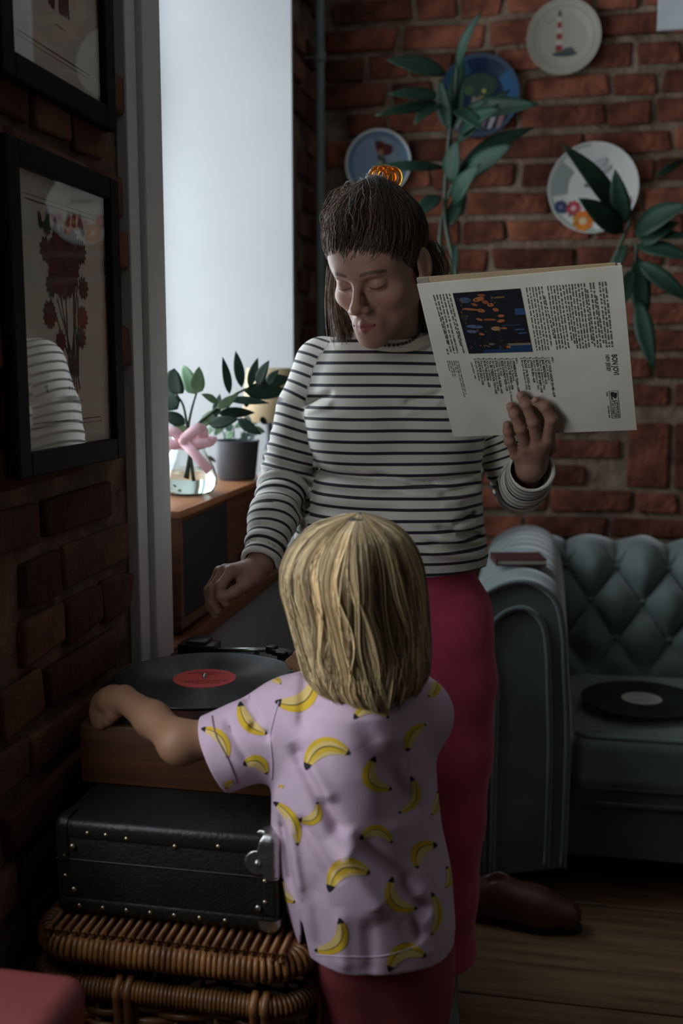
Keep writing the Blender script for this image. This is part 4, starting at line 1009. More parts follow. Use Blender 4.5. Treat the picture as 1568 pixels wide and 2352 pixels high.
textcol(245, 612, 254, 648, .0024)
for i, (a, b) in enumerate(((690, 760), (690, 800), (692, 795), (688, 770), (690, 935), (692, 915))): textcol(250 + i * 14, a, 250 + i * 14 + (b - a) * .24, b, .0012)
textcol(408, 700, 440, 820, .0013)
# small stage photograph, printed sideways
(pu0, pv0), (pu1, pv1) = cr7(290, 240), cr7(818, 632)
pa_, pb_, pc_, pd_ = cr7(288, 240), cr7(737, 208), cr7(820, 630), cr7(397, 643)
def ph(s, t):
    a = np.array(pa_) * (1-s) * (1-t) + np.array(pb_) * s * (1-t) + np.array(pc_) * s * t + np.array(pd_) * (1-s) * t
    return tuple(a)
def prect(s0, t0, s1, t1, col): lpoly([ph(s0, t0), ph(s1, t0), ph(s1, t1), ph(s0, t1)], col)
def pell(s, t, a, b, col, rot=0):
    lpoly([ph(s + a*math.cos(k)*math.cos(rot) - b*math.sin(k)*math.sin(rot), t + a*math.cos(k)*math.sin(rot) + b*math.sin(k)*math.cos(rot)) for k in [2*math.pi*i/14 for i in range(14)]], col)
prect(0, 0, 1, 1, (.010, .010, .015)); prect(.86, .30, 1.0, .40, (.03, .08, .20)); prect(.50, .88, 1.0, 1.0, (.012, .05, .12)); prect(.25, .94, .6, 1.0, (.012, .045, .12)); prect(.60, .85, 1.0, .885, (.22, .19, .14)); prect(.8, .62, .95, .64, (.04, .10, .25)); prect(.85, .68, .97, .70, (.04, .10, .25)); prect(.62, .55, .9, .565, (.03, .06, .14)); prect(.55, .10, .75, .125, (.20, .10, .03))
sk, sk2 = (.42, .13, .045), (.30, .09, .03)
for (s, t, a, b, c, r) in [(.36, .12, .09, .035, sk, -.2), (.42, .06, .06, .018, sk2, .1), (.28, .20, .05, .022, sk2, .4), (.20, .27, .12, .018, sk, .15), (.36, .30, .06, .03, sk, .2), (.45, .17, .05, .03, sk2, .3), (.52, .22, .05, .03, sk, 0), (.58, .30, .045, .03, sk, .2), (.64, .40, .05, .024, sk, 0), (.62, .48, .06, .026, sk, -.1), (.46, .45, .10, .018, sk2, .05), (.30, .44, .05, .02, sk, .3), (.52, .60, .075, .035, (.40, .22, .10), 0), (.64, .60, .05, .018, sk, 0), (.28, .68, .04, .02, sk, .2), (.63, .90, .045, .035, sk2, 0), (.60, .90, .075, .05, (.03, .015, .012), 0), (.65, .905, .035, .025, sk, 0), (.16, .12, .09, .045, (.07, .10, .17), .1), (.20, .55, .13, .03, (.10, .13, .22), .1), (.14, .63, .08, .025, (.12, .15, .24), .1), (.08, .4, .05, .05, (.03, .03, .035), 0), (.40, .85, .05, .02, (.16, .15, .13), 0), (.33, .88, .04, .015, (.12, .10, .08), .3)]:
    pell(s, t, a, b, c, r)
rs = random.Random(4)
for i in range(60): pell(rs.uniform(.05, .62), rs.uniform(.05, .95), rs.uniform(.006, .02), rs.uniform(.005, .014), [(.06, .04, .03), (.20, .08, .03), (.03, .03, .05)][i % 3], rs.uniform(0, 3))
ink.build('printed_matter', M_ink, cov, usecol=True)
M_inkd = mat('black_ink', INK, 0.8)
def text(s, cx, cy, size, bold=0.0, font_sx=1.0, name='printed_lettering', parent=None, slant=None, length=None):
    """lettering on the sleeve: reads downwards, its top towards the right edge"""
    cu = bpy.data.curves.new(name, 'FONT'); cu.body = s; cu.size = size; cu.offset = bold; cu.resolution_u = 3
    o = bpy.data.objects.new(name, cu); COL.objects.link(o)
    dg = bpy.context.evaluated_depsgraph_get(); me = bpy.data.meshes.new_from_object(o.evaluated_get(dg))
    bpy.data.objects.remove(o); bpy.data.curves.remove(cu)
    co = np.empty(len(me.vertices) * 3, np.float32); me.vertices.foreach_get('co', co); co = co.reshape(-1, 3)
    if len(co) == 0: return None
    u0, v0 = cr7(cx, cy); sl = 0.0
    if length: font_sx = length / max(1e-6, co[:, 0].max())
    w = np.array([lp(u0 + p[1] + sl * p[0], v0 + p[0] * font_sx, .00035) for p in co], np.float32)
    me.vertices.foreach_set('co', w.ravel()); me.materials.clear(); me.materials.append(M_inkd); me.update()
    return obj(name, me, parent or cov)
def vlen(x0, y0, x1, y1): return cr7(x1, y1)[1] - cr7(x0, y0)[1]
text('BON JOVI', 1348, 650, .0115, .0003, length=vlen(1350, 650, 1372, 787))
text('NEW JERSEY', 1305, 652, .0085, .0002, length=vlen(1308, 652, 1325, 765))
side1 = [('1. LAY YOUR HANDS ON ME\u20145:59', '(J. Bon Jovi\u2014R. Sambora)'), ('2. BAD MEDICINE\u20145:16', '(J. Bon Jovi\u2014R. Sambora\u2014D. Child)'), ('3. BORN TO BE MY BABY\u20144:40', '(J. Bon Jovi\u2014R. Sambora\u2014D. Child)'), ('4. LIVING IN SIN\u20144:36', '(J. Bon Jovi)'), ('5. BLOOD ON BLOOD\u20146:16', '(J. Bon Jovi\u2014R. Sambora\u2014D. Child)')]
side2 = [('1. HOMEBOUND TRAIN\u20145:09', '(J. Bon Jovi\u2014R. Sambora)'), ('2. WILD IS THE WIND\u20145:06', '(J. Bon Jovi\u2014R. Sambora\u2014D. Child\u2014D. Warren)'), ('3. RIDE COWBOY RIDE\u20141:24', '(C. Kidd\u2014K. Hyde)'), ('4. STICK TO YOUR GUNS\u20144:43', '(J. Bon Jovi\u2014R. Sambora\u2014H. Knight)'), ('5. I\u2019LL BE THERE FOR YOU\u20145:43', '(J. Bon Jovi\u2014R. Sambora)'), ('6. 99 IN THE SHADE\u20144:29', '(J. Bon Jovi\u2014R. Sambora)'), ('7. LOVE FOR SALE\u20143:56', '(J. Bon Jovi\u2014R. Sambora)')]
text('SIDE 1', 945, 668, .0042, .0001)
x = 918
for a, b in side1:
    text(a, x, 668, .0052, .00022); text(b, x - 17, 672, .0044, .00012); x -= 40
text('SIDE 2', 705, 672, .0042, .0001); x = 682
for a, b in side2:
    text(a, x, 674, .0052, .00022); text(b, x - 17, 678, .0044, .00012); x -= 39
# record-company emblem in its box
(bu0, bv0), (bu1, bv1) = cr7(1362, 892), cr7(1416, 1074); bu0, bu1 = bu1 - .0165, bu1 - .002
q = MB()
def qr(u0, v0, u1, v1): q.poly([tuple(lp(u, v, .00035)) for u, v in ((u0, v0), (u1, v0), (u1, v1), (u0, v1))])
for (u0, v0, u1, v1) in ((bu0, bv0, bu1, bv0 + .0007), (bu0, bv1 - .0007, bu1, bv1), (bu0, bv0, bu0 + .0007, bv1), (bu1 - .0007, bv0, bu1, bv1), (bu0 + .0018, bv0 + .020, bu0 + .0023, bv1), (bu1 - .0025, bv0 + .020, bu1 - .002, bv1)): qr(u0, v0, u1, v1)
def qp(pts): q.poly([tuple(lp(bu0 + a, bv0 + b, .0004)) for a, b in pts])
qp([(.002, .003), (.007, .002), (.011, .006), (.012, .013), (.009, .017), (.006, .012), (.003, .016)]); qp([(.009, .004), (.0125, .004), (.0125, .011), (.0105, .009)]); qp([(.002, .018), (.004, .013), (.006, .018)])
q.build('emblem', M_inkd, cov)
def tbox(s, u, v, size, length, bold=.0002):
    o = text(s, 0, 0, size, bold, length=length)
    if o:
        co = np.empty(len(o.data.vertices) * 3, np.float32); o.data.vertices.foreach_get('co', co); co = co.reshape(-1, 3)
        u0, v0 = cr7(0, 0); co += ((LU * (u - u0) + LV * (v - v0)) + LN * .0001).astype(np.float32); o.data.vertices.foreach_set('co', co.ravel()); o.data.update()
tbox('МЕЛОДИЯ', bu0 + .0035, bv0 + .019, .0115, bv1 - bv0 - .021)
tbox('СТЕРЕО', bu0 - .0045, bv0 + .001, .0032, .010, .0001)
tbox('А60 00551 008', bu0 - .0045, bv0 + .030, .0032, bv1 - bv0 - .032, .0001)

# ================================================================== people: shared builders
ZV = np.array([0, 0, 1.0])
FH = _fh
def ath(x, y, D): r = ray(x, y); return CC + r * (D / (r @ FH))
M_skin = attr_mat('skin', 0.5, 0.35, sss=0.12, bump=0.04, bscale=350, var=0.05, vscale=60)
def head_frame(O, yaw, pitch, roll=0.0, base=None):
    f0 = math.cos(yaw) * (-FH if base is None else base) - math.sin(yaw) * CR
    f0 = f0 / np.linalg.norm(f0)
    fw = math.cos(pitch) * f0 - math.sin(pitch) * ZV; up = math.sin(pitch) * f0 + math.cos(pitch) * ZV; xa = np.cross(up, fw)
    xa, up = xa * math.cos(roll) + up * math.sin(roll), -xa * math.sin(roll) + up * math.cos(roll)
    return O, np.stack([xa, fw, up], 1)          # columns: her left, forward, up
def head_sdf(F, O, R, s=1.0, child=0.0):
    def w(p): return O + R @ (np.array(p) * s)
    def E(c, r, k, op='add', rot=None): F.ell(w(c), np.array(r) * s, R if rot is None else R @ rot, k * s, op)
    def Cn(a, b, ra, rb, k, op='add'): F.cone(w(a), w(b), ra * s, rb * s, k * s, op)
    E((0, -.008, .050), (.075, .094, .079), .01)
    E((0, .030, -.012), (.0605, .056, .080), .03)
    for q in (-1, 1):
        Cn((q * .046, .004, -.042), (q * .012, .070, -.086), .0205, .018, .03)
        E((q * .043, .056, -.020), (.021, .021, .017), .022)
    E((0, .055, .048), (.056, .036, .042), .03)
    E((0, .081, -.089), (.017, .013, .013), .02)
    Cn((-.030, .083, .027), (.030, .083, .027), .0085, .0085, .016)
    for q in (-1, 1): E((q * .031, .093, .008), (.017, .012, .011), .012, 'sub')
    Cn((0, .086, .016), (0, .110, -.020), .0058, .0085, .010)
    E((0, .1115, -.0245), (.0105, .0110, .0095), .008)
    for q in (-1, 1):
        E((q * .0120, .1015, -.0300), (.0078, .0100, .0070), .007)
        E((q * .031, .0745, .0080), (.0150, .0135, .0130), .004)          # closed lid over the eyeball
        Cn((q * .0185, .0840, .0005), (q * .0440, .0780, .0015), .0022, .0020, .003)   # lid edge
    for q in (-1, 1): E((q * .0055, .1085, -.0365), (.0032, .0045, .0030), .003, 'sub')
    E((0, .084, -.060), (.026, .016, .021), .02)
    for q in (-1, 1):
        Cn((0, .1005, -.0545), (q * .0215, .0900, -.0590), .0046, .0024, .005)
        Cn((0, .0990, -.0650), (q * .0195, .0895, -.0605), .0056, .0026, .005)
    Cn((-.019, .0945, -.0598), (.019, .0945, -.0598), .0012, .0012, .003, 'sub')
    Cn((0, .106, -.0598), (0, .100, -.0598), .0014, .0012, .003, 'sub')
    for q in (-1, 1):
        a = 0.30 * q; rot = np.array([[math.cos(a), -math.sin(a), 0], [math.sin(a), math.cos(a), 0], [0, 0, 1]])
        E((q * .079, -.012, .004), (.0065, .0175, .030), .006, rot=rot)
        E((q * .085, -.009, .006), (.006, .0105, .020), .004, 'sub', rot=rot)
        E((q * .075, .000, -.020), (.006, .008, .010), .006)
def head_colors(P, O, R, s, base, lip, brow):
    """base skin, lips, brows and lash line in head coordinates"""
    L = ((P - O) @ R) / s; x, y, z = L[:, 0], L[:, 1], L[:, 2]
    col = np.tile(np.array(base), (len(P), 1)) * (1 + 0.0 * x[:, None])
    def mixin(w, c): col[:] = col * (1 - w[:, None]) + np.array(c) * w[:, None]
    sm = lambda t: np.clip(t, 0, 1) ** 2 * (3 - 2 * np.clip(t, 0, 1))
    front = sm((y - .07) / .01)
    mixin(0.35 * front * np.exp(-(((np.abs(x) - .042) / .018) ** 2 + ((z + .022) / .018) ** 2)), (base[0] * 1.15, base[1] * .72, base[2] * .66))
    mixin(0.30 * sm((y - .10) / .01) * np.exp(-((z + .026) / .010) ** 2), (base[0] * 1.1, base[1] * .75, base[2] * .68))
    wl = np.clip(1 - np.abs(x) / .0235, 0, 1) ** .5; lipm = front * sm((0.0090 * wl + .0012 - np.abs(z + .0600)) / .0016) * (np.abs(x) < .0235)
    mixin(lipm * .9, lip)
    mixin(front * np.exp(-((z + .0598) / .0011) ** 2) * (np.abs(x) < .021) * .8, (.06, .02, .02))
    bz = .0285 + .004 * np.sin(np.clip((np.abs(x) - .012) / .04, 0, 1) * np.pi) - .10 * np.clip(np.abs(x) - .040, 0, 1)
    mixin(sm((y - .055) / .01) * sm((.0040 - np.abs(z - bz)) / .0018) * (np.abs(x) > .012) * (np.abs(x) < .052) * .85, brow)
    lz = .0008 + .0030 * ((np.abs(x) - .031) / .013) ** 2
    mixin(sm((y - .065) / .01) * sm((.0017 - np.abs(z - lz)) / .0010) * (np.abs(np.abs(x) - .031) < .0145) * .9, (.03, .018, .014))
    return col
def finger(F, pts, r0, r1, k=0.003):
    n = len(pts)
    for i in range(n - 1):
        a = r0 + (r1 - r0) * i / (n - 1); b = r0 + (r1 - r0) * (i + 1) / (n - 1); F.cone(pts[i], pts[i + 1], a, b, k)
    for i in range(1, n - 1): F.ell(pts[i], [(r0 + (r1 - r0) * i / (n - 1)) * 1.04] * 3, None, .003)       # knuckle swelling
def strands(paths, rad, cols, sides=3, root=None):
    """hair tubes: paths (n, k, 3), colour per strand; one joined mesh"""
    P = np.asarray(paths, np.float32); n, k, _ = P.shape
    T = np.gradient(P, axis=1); T /= np.linalg.norm(T, axis=2, keepdims=True) + 1e-9
    ref = RNG.normal(size=(n, 1, 3)).astype(np.float32); U = np.cross(T, np.broadcast_to(ref, P.shape)); U /= np.linalg.norm(U, axis=2, keepdims=True) + 1e-9
    Wv = np.cross(T, U); tp_ = np.r_[np.linspace(.25, 1, 3), np.ones(max(0, k - 6)), np.linspace(1, .35, 3)][:k].astype(np.float32)
    rr = (np.asarray(rad, np.float32).reshape(-1, 1) * np.ones((n, 1), np.float32) * tp_[None, :])[..., None]
    ring = [P + (U * math.cos(2*math.pi*j/sides) + Wv * math.sin(2*math.pi*j/sides)) * rr for j in range(sides)]
    V = np.stack(ring, 2).reshape(-1, 3)
    base_ = (np.arange(n)[:, None, None] * k + np.arange(k - 1)[None, :, None]) * sides; j = np.arange(sides)[None, None, :]
    a = base_ + j; b = base_ + (j + 1) % sides; Fq = np.stack([a, b, b + sides, a + sides], -1).reshape(-1, 4)
    C = np.repeat(np.asarray(cols, np.float32)[:, None], k, axis=1)
    if root is not None:
        for i, w in enumerate((.92, .80, .60, .38, .18)): C[root[1], i] = C[root[1], i] * (1 - w) + np.asarray(root[0], np.float32) * w
    return V, Fq, np.repeat(C.reshape(-1, 3), sides, axis=0)
class Loft:
    """upright garment volume: elliptical sections given by pixel extents on a vertical plane at distance D"""
    def __init__(s, rows, D, yaw=0.0):
        z, c, a, b, yw = [], [], [], [], []
        for row in rows:
            y, l, r, hd = row[:4]; dd = row[4] if len(row) > 4 else D
            A, B = ath(l, y, dd), ath(r, y, dd); z.append((A[2] + B[2]) / 2); c.append((A + B) / 2); a.append(np.linalg.norm(B - A) / 2); b.append(hd); yw.append(row[5] if len(row) > 5 else yaw)
        o = np.argsort(z); s.z = np.array(z)[o]; s.c = np.array(c)[o]; s.a = np.array(a)[o]; s.b = np.array(b)[o]; s.yw = np.array(yw)[o]
    def at(s, Z): return [np.interp(Z, s.z, v) for v in (s.c[:, 0], s.c[:, 1], s.a, s.b, s.yw)]
    def sdf(s, X, Y, Z, p=2.3):
        cx, cy, a, b, yw = s.at(Z.ravel()); cx, cy, a, b, yw = [v.reshape(Z.shape) for v in (cx, cy, a, b, yw)]
        dx, dy = X - cx, Y - cy; u = dx * CR[0] + dy * CR[1]; v = dx * FH[0] + dy * FH[1]
        u, v = u * np.cos(yw) + v * np.sin(yw), -u * np.sin(yw) + v * np.cos(yw)
        k = (np.abs(u / a) ** p + np.abs(v / b) ** p) ** (1 / p)
        d = (k - 1) * np.minimum(a, b) * .92
        return np.maximum(d, np.maximum(Z - s.z[-1], s.z[0] - Z))
def axis(lo, hi, h): return np.arange(lo, hi + h, h)

# ================================================================== the woman
woman = empty('person', ath(960, 2400, 1.99) * np.array([1, 1, 0]), 'standing woman in striped top and pink trousers looking down, holding up the album', 'person')
HO, HR = head_frame(ath(875, 623, 1.86), math.radians(29.7), math.radians(25.6))
def hw(p): return HO + HR @ np.array(p)
SK = (0.33, 0.18, 0.125)
F = Field(axis(-.66, .06, .0023), axis(1.60, 2.16, .0023), np.r_[axis(0.0, .86, .006), axis(.863, 1.71, .0021)])
head_sdf(F, HO, HR)
nb = ath(892, 800, 1.96)
F.cone(hw((0, -.025, -.040)), nb, .050, .054, .02)
F.cone(hw((0, .020, -.060)), nb + np.array([0, -.012, .02]), .030, .045, .02)
sR, eR, wR = ath(735, 848, 1.975), ath(652, 1112, 1.955), ath(596, 1298, 1.812)
sL, eL, wL = ath(1068, 848, 1.99), ath(1192, 1122, 2.03), ath(1218, 1072, 1.845)
hipc = ath(893, 1330, 1.98)
F.cone(nb, ath(893, 930, 2.0), .050, .085, .03); F.cone(ath(893, 930, 2.0), hipc, .085, .095, .04)
F.cone(sR, sL, .045, .045, .03); F.cone(sR, eR, .040, .034, .02); F.cone(eR, wR, .033, .023, .02); F.cone(sL, eL, .040, .034, .02); F.cone(eL, wL, .034, .024, .02)
kneeR, kneeL = ath(845, 1830, 1.98), ath(1000, 1830, 1.99)
anR, anL = ath(850, 2330, 2.0), ath(1005, 2330, 2.0)
for (h_, kn_, an_) in ((ath(840, 1400, 1.98), kneeR, anR), (ath(960, 1400, 1.985), kneeL, anL)):
    F.cone(h_, kn_, .075, .05, .03); F.cone(kn_, an_, .045, .033, .02)
    ft = np.array([an_[0], an_[1], .035]); F.cone(an_, ft, .03, .032, .01); F.cone(ft, ft - FH * .16 + np.array([0, 0, -.008]), .032, .024, .02)
# her right hand, loosely pinching, over the record player
J = lambda x, y, D: ath(x, y, D)
F.cone(wR, J(575, 1312, 1.797), .022, .022, .01); pal = [J(532, 1312, 1.768), J(517, 1310, 1.785), J(505, 1314, 1.802), J(502, 1326, 1.818)]
for m in pal: F.cone(J(577, 1318, 1.792), m, .017, .0115, .012)
F.cone(J(578, 1328, 1.785), J(560, 1345, 1.768), .016, .0125, .010)
finger(F, [pal[0], J(507, 1345, 1.752), J(508, 1370, 1.748), J(519, 1386, 1.747)], .0100, .0074)
finger(F, [pal[1], J(489, 1352, 1.772), J(488, 1384, 1.766), J(500, 1404, 1.762)], .0102, .0074)
finger(F, [pal[2], J(480, 1356, 1.792), J(482, 1392, 1.786), J(496, 1414, 1.782)], .0098, .0070)
finger(F, [pal[3], J(484, 1364, 1.812), J(487, 1392, 1.808), J(499, 1407, 1.802)], .0086, .0064)
finger(F, [J(560, 1345, 1.768), J(538, 1360, 1.750), J(519, 1371, 1.744)], .0118, .0086)
# her left hand: fingers in front of the sleeve, thumb behind it
def lpn(x, y, off):
    r = ray(x, y); t = ((LO + LN * off - CC) @ LN) / (r @ LN); return CC + r * t
KN = {'i': lpn(1258, 1006, .012), 'm': lpn(1236, 1016, .014), 'r': lpn(1208, 1028, .013), 'p': lpn(1186, 1044, .008)}
pc_ = lpn(1222, 1062, -.006)
F.cone(wL, pc_, .024, .027, .012)
for q in KN.values(): F.cone(pc_, q, .019, .0125, .012)
finger(F, [KN['i'], lpn(1266, 962, .016), lpn(1250, 934, .0125), lpn(1231, 922, .0095)], .0112, .0082)
finger(F, [KN['m'], lpn(1224, 968, .020), lpn(1208, 928, .0140), lpn(1197, 909, .0095)], .0114, .0084)
finger(F, [KN['r'], lpn(1195, 984, .019), lpn(1181, 950, .0135), lpn(1173, 934, .0095)], .0110, .0082)
finger(F, [KN['p'], lpn(1170, 1012, .014), lpn(1166, 990, .011), lpn(1164, 976, .0090)], .0098, .0074)
finger(F, [lpn(1240, 1060, -.014), lpn(1262, 1030, -.024), lpn(1262, 985, -.019), lpn(1256, 955, -.0165)], .0120, .0088)
V, Q = F.mesh(); V = relax(V, Q, 1)
cols = head_colors(V, HO, HR, 1.0, SK, (.30, .085, .075), (.085, .048, .030))
body = obj('body', mesh('body', V, Q, M_skin, cols=cols), woman)
# fingernails on the hand that holds the album
M_nail = mat('fingernail', (0.42, 0.235, 0.18), 0.25, coat=.3)
for (x, y, off, ang) in ((1229, 921, .0165, .5), (1196, 911, .0168, .2), (1172, 936, .0166, .1), (1164, 978, .0155, 0)):
    c = lpn(x, y, off); e1 = LU * math.cos(ang) + LV * math.sin(ang); e2 = -LU * math.sin(ang) + LV * math.cos(ang)
    q = MB(); v = []; f = []
    for i in range(7):
        for j in range(5):
            a = (i / 6 - .5) * 2; b = (j / 4 - .5) * 2; u = a * .0052 * (1 - .12 * b * b); vv = b * .0062 * math.sqrt(max(0, 1 - .35 * a * a))
            v.append(c + e1 * u + e2 * vv + LN * (.0014 - .0030 * a * a - .0009 * b * b))
    f = [(i*5+j, i*5+j+1, (i+1)*5+j+1, (i+1)*5+j) for i in range(6) for j in range(4)]
    obj('fingernail', mesh('fingernail', v, f, M_nail), body)

# striped long-sleeved top
LT = Loft([(1296, 674, 1116, .130, 1.975, 0), (1270, 670, 1119, .132, 1.975, 0), (1230, 674, 1116, .130, 1.975, .05), (1180, 688, 1110, .125, 1.975, .12), (1130, 706, 1106, .121, 1.975, .2), (1090, 724, 1106, .119, 1.975), (1050, 717, 1110, .122, 1.975), (1000, 702, 1113, .124, 1.975), (950, 697, 1113, .120, 1.975), (900, 700, 1106, .112, 1.98), (850, 712, 1094, .102, 1.98), (815, 728, 1070, .090, 1.98), (790, 752, 1040, .078, 1.975), (772, 790, 1000, .066, 1.97), (758, 818, 970, .055, 1.97)], 1.975, math.radians(17))
F = Field(axis(-.60, .09, .0026), axis(1.66, 2.16, .0026), axis(.90, 1.42, .0026))
F.put((-.60, 1.8, .93), (.08, 2.13, 1.40), lambda X, Y, Z: LT.sdf(X, Y, Z + 0 * X + 0 * Y if False else Z), .004)
for x, D_ in ((806, 1.890), (985, 1.938)): F.ell(ath(x, 990, D_), (.068, .058, .064), None, .04)
F.ell(ath(905, 1190, 1.89), (.12, .05, .07), None, .06)
SLV = {'R': ([ath(742, 842, 1.975), ath(696, 938, 1.968), ath(655, 1105, 1.955), ath(628, 1190, 1.885), ath(600, 1284, 1.820)], [.054, .050, .047, .043, .0335]),
       'L': ([ath(1062, 842, 1.99), ath(1130, 985, 2.01), ath(1193, 1124, 2.03), ath(1208, 1105, 1.93), ath(1220, 1080, 1.852)], [.054, .050, .046, .043, .0400])}
torso_f = F.f.copy()
for s, (P, R) in SLV.items():
    for i in range(len(P) - 1): F.cone(P[i], P[i + 1], R[i], R[i + 1], .012 if i else .02)
# open the cuffs
for s in 'RL':
    P, R = SLV[s]; ax = (P[-1] - P[-2]); ax /= np.linalg.norm(ax); rr = R[-1]
    F.put(P[-1] - rr * 2, P[-1] + rr * 2.2, lambda X, Y, Z, c=P[-1], ax=ax, rr=rr: np.maximum(-((X-c[0])*ax[0] + (Y-c[1])*ax[1] + (Z-c[2])*ax[2]) + rr * .15, np.sqrt((X-c[0])**2 + (Y-c[1])**2 + (Z-c[2])**2) - rr * 2.0), .002, 'sub')
    F.cone(P[-1] - ax * .030, P[-1] + ax * .05, rr - .0045, rr - .003, .002, 'sub')
# cloth folds
near = np.argwhere(np.abs(F.f) < .012); pts = np.stack([F.a[k][near[:, k]] for k in range(3)], 1).astype(float)
xr = (pts - CC) @ CR; zz_ = pts[:, 2]
def seg_t(P):
    best = np.full(len(pts), 9.0); arc = np.zeros(len(pts)); L0 = 0
    for i in range(len(P) - 1):
        ab = P[i+1] - P[i]; L = np.linalg.norm(ab); t = np.clip((pts - P[i]) @ ab / L**2, 0, 1); d = np.linalg.norm(pts - P[i] - t[:, None] * ab, axis=1)
        m = d < best; best[m] = d[m]; arc[m] = L0 + t[m] * L; L0 += L
    return best, arc
bR, aR = seg_t(SLV['R'][0]); bL, aL = seg_t(SLV['L'][0])
nz = vnoise(pts * np.array([7, 7, 20]), 1.0, 2) * .0030 + vnoise(pts * np.array([18, 18, 34]), 1.0, 5) * .0014
dsp = nz.copy()
zc = ath(800, 1092, 1.9)[2]
for (px0, py0, px1, py1, A_f, w_f) in ((715, 1086, 880, 1096, .0075, .006), (860, 1085, 1010, 1118, .0060, .006), (940, 1108, 1100, 1095, .0050, .006), (1010, 1130, 1105, 1115, .0045, .007), (690, 1170, 900, 1168, .004, .010), (1000, 1205, 1110, 1240, .006, .007), (980, 1240, 1112, 1262, .005, .006), (1040, 1195, 1095, 1185, .005, .006), (700, 925, 760, 905, .006, .006), (930, 925, 1010, 905, .004, .006)):
    A, B = ath(px0, py0, 1.88), ath(px1, py1, 1.88); ua, ub = (A - CC) @ CR, (B - CC) @ CR
    t = np.clip((xr - ua) / (ub - ua), -.3, 1.3); zl = A[2] + (B[2] - A[2]) * t; fade = np.exp(-np.maximum(0, np.abs(t - .5) - .4) ** 2 / .02)
    front = (pts - LT.c.mean(0)) @ (-FH) > -.03
    A_f = A_f * 1.5
    dsp += A_f * np.exp(-((zz_ - zl) / w_f) ** 2) * fade * front - .5 * A_f * np.exp(-((zz_ - zl + .017) / (w_f * 1.3)) ** 2) * fade * front
fold_R = .0026 * np.sin(aR * 2 * np.pi / .024 + 2.2 * np.sin(aR * 31)) * np.exp(-((aR - .235) / .10) ** 2) + .0022 * np.sin(aR * 2 * np.pi / .030) * np.exp(-((aR - .40) / .05) ** 2)
fold_L = .0030 * np.sin(aL * 2 * np.pi / .022 + 2.5 * np.sin(aL * 25)) * np.exp(-((aL - .30) / .09) ** 2)
dsp = np.where(bR < .06, dsp + fold_R, np.where(bL < .06, dsp + fold_L, dsp))
F.f[near[:, 0], near[:, 1], near[:, 2]] += dsp.astype(np.float32)
V, Q = F.mesh(); V = relax(V, Q, 1)
# stripes follow each cloth panel: level round the body, across each sleeve
def arc_of(P, W):
    best = np.full(len(W), 9.0); arc = np.zeros(len(W)); L0 = 0; 
    for i in range(len(P) - 1):
        ab = P[i+1] - P[i]; L = np.linalg.norm(ab); t = np.clip((W - P[i]) @ ab / L**2, -.8 if i == 0 else 0, 1.2 if i == len(P) - 2 else 1); d = np.linalg.norm(W - P[i] - t[:, None] * ab, axis=1)
        m = d < best; best[m] = d[m]; arc[m] = L0 + t[m] * L; L0 += L
    return best, arc
dR, aR = arc_of(SLV['R'][0], V); dL, aL = arc_of(SLV['L'][0], V)
uR = ((V - CC) @ CR); seamR = (ath(700, 930, 1.97) - CC) @ CR; seamL = (ath(1104, 930, 1.98) - CC) @ CR
tors = LT.sdf(V[:, 0], V[:, 1], V[:, 2])
isR = (dR < .062) & ((tors > .004) | (uR < seamR)) & (uR < (ath(760, 900, 1.97) - CC) @ CR); isL = (dL < .062) & ((tors > .004) | (uR > seamL)) & (uR > (ath(1030, 900, 1.97) - CC) @ CR)
P_ST = .0196
un = (V - CC) @ CR
sag = .010 * np.cos((un - un.mean()) * 9)
wob = .0035 * vnoise(V * np.array([6., 6., 5.]), 1.0, 9)
st = (V[:, 2] - .0 * un + .020 * (un + .05) * np.clip((1.25 - V[:, 2]) / .25, 0, 1) + wob) / P_ST
st = np.where(isR, (aR + .004 * vnoise(V * 14., 1.0, 3)) / (P_ST * .96) + .3, st); st = np.where(isL, (aL + .004 * vnoise(V * 14., 1.0, 4)) / (P_ST * .86) + .15, st)
me = mesh('striped_top', V, Q)
at_ = me.attributes.new('stripe', 'FLOAT', 'POINT'); at_.data.foreach_set('value', st.astype(np.float32))
M_top = mat('striped_jersey', (0.70, 0.67, 0.60), 0.85, bump=0.12, bscale=900, sheen=.15)
_n, _l = nt(M_top); a_ = _n.new('ShaderNodeAttribute'); a_.attribute_name = 'stripe'
fr = _n.new('ShaderNodeMath'); fr.operation = 'FRACT'; _l.new(a_.outputs['Fac'], fr.inputs[0])
rp = _n.new('ShaderNodeValToRGB'); _l.new(fr.outputs[0], rp.inputs[0]); rp.color_ramp.elements[0].color = (.017, .019, .026, 1); rp.color_ramp.elements[0].position = 0.255
e_ = rp.color_ramp.elements[1]; e_.position = 0.285; e_.color = (.66, .63, .56, 1); e3 = rp.color_ramp.elements.new(0.975); e3.color = (.66, .63, .56, 1); e4 = rp.color_ramp.elements.new(1.0); e4.color = (.017, .019, .026, 1)
_l.new(rp.outputs[0], _n['Principled BSDF'].inputs['Base Color'])
me.materials.append(M_top)
top = obj('striped_top', me, woman)
M_coll = mat('cream_rib', (0.62, 0.56, 0.45), 0.85, bump=.2, bscale=500)
cn = ath(893, 772, 1.955); rg = []
for i in range(48):
    a = 2 * math.pi * i / 48; ca, sa = math.cos(a), math.sin(a)
    rg.append(cn + CR * (.079 * ca) - FH * (.072 * sa) + ZV * (-.026 * sa + .002 - .004 * ca))
q = MB()
for dz, r in ((0, .0062), (.0055, .0060), (.011, .0054)): q.tube([tuple(p * 1.0 + ZV * dz - (p - cn) * (dz * 2.2)) for p in rg], r, 8, closed=True)
q.build('collar', M_coll, top, smooth=True)
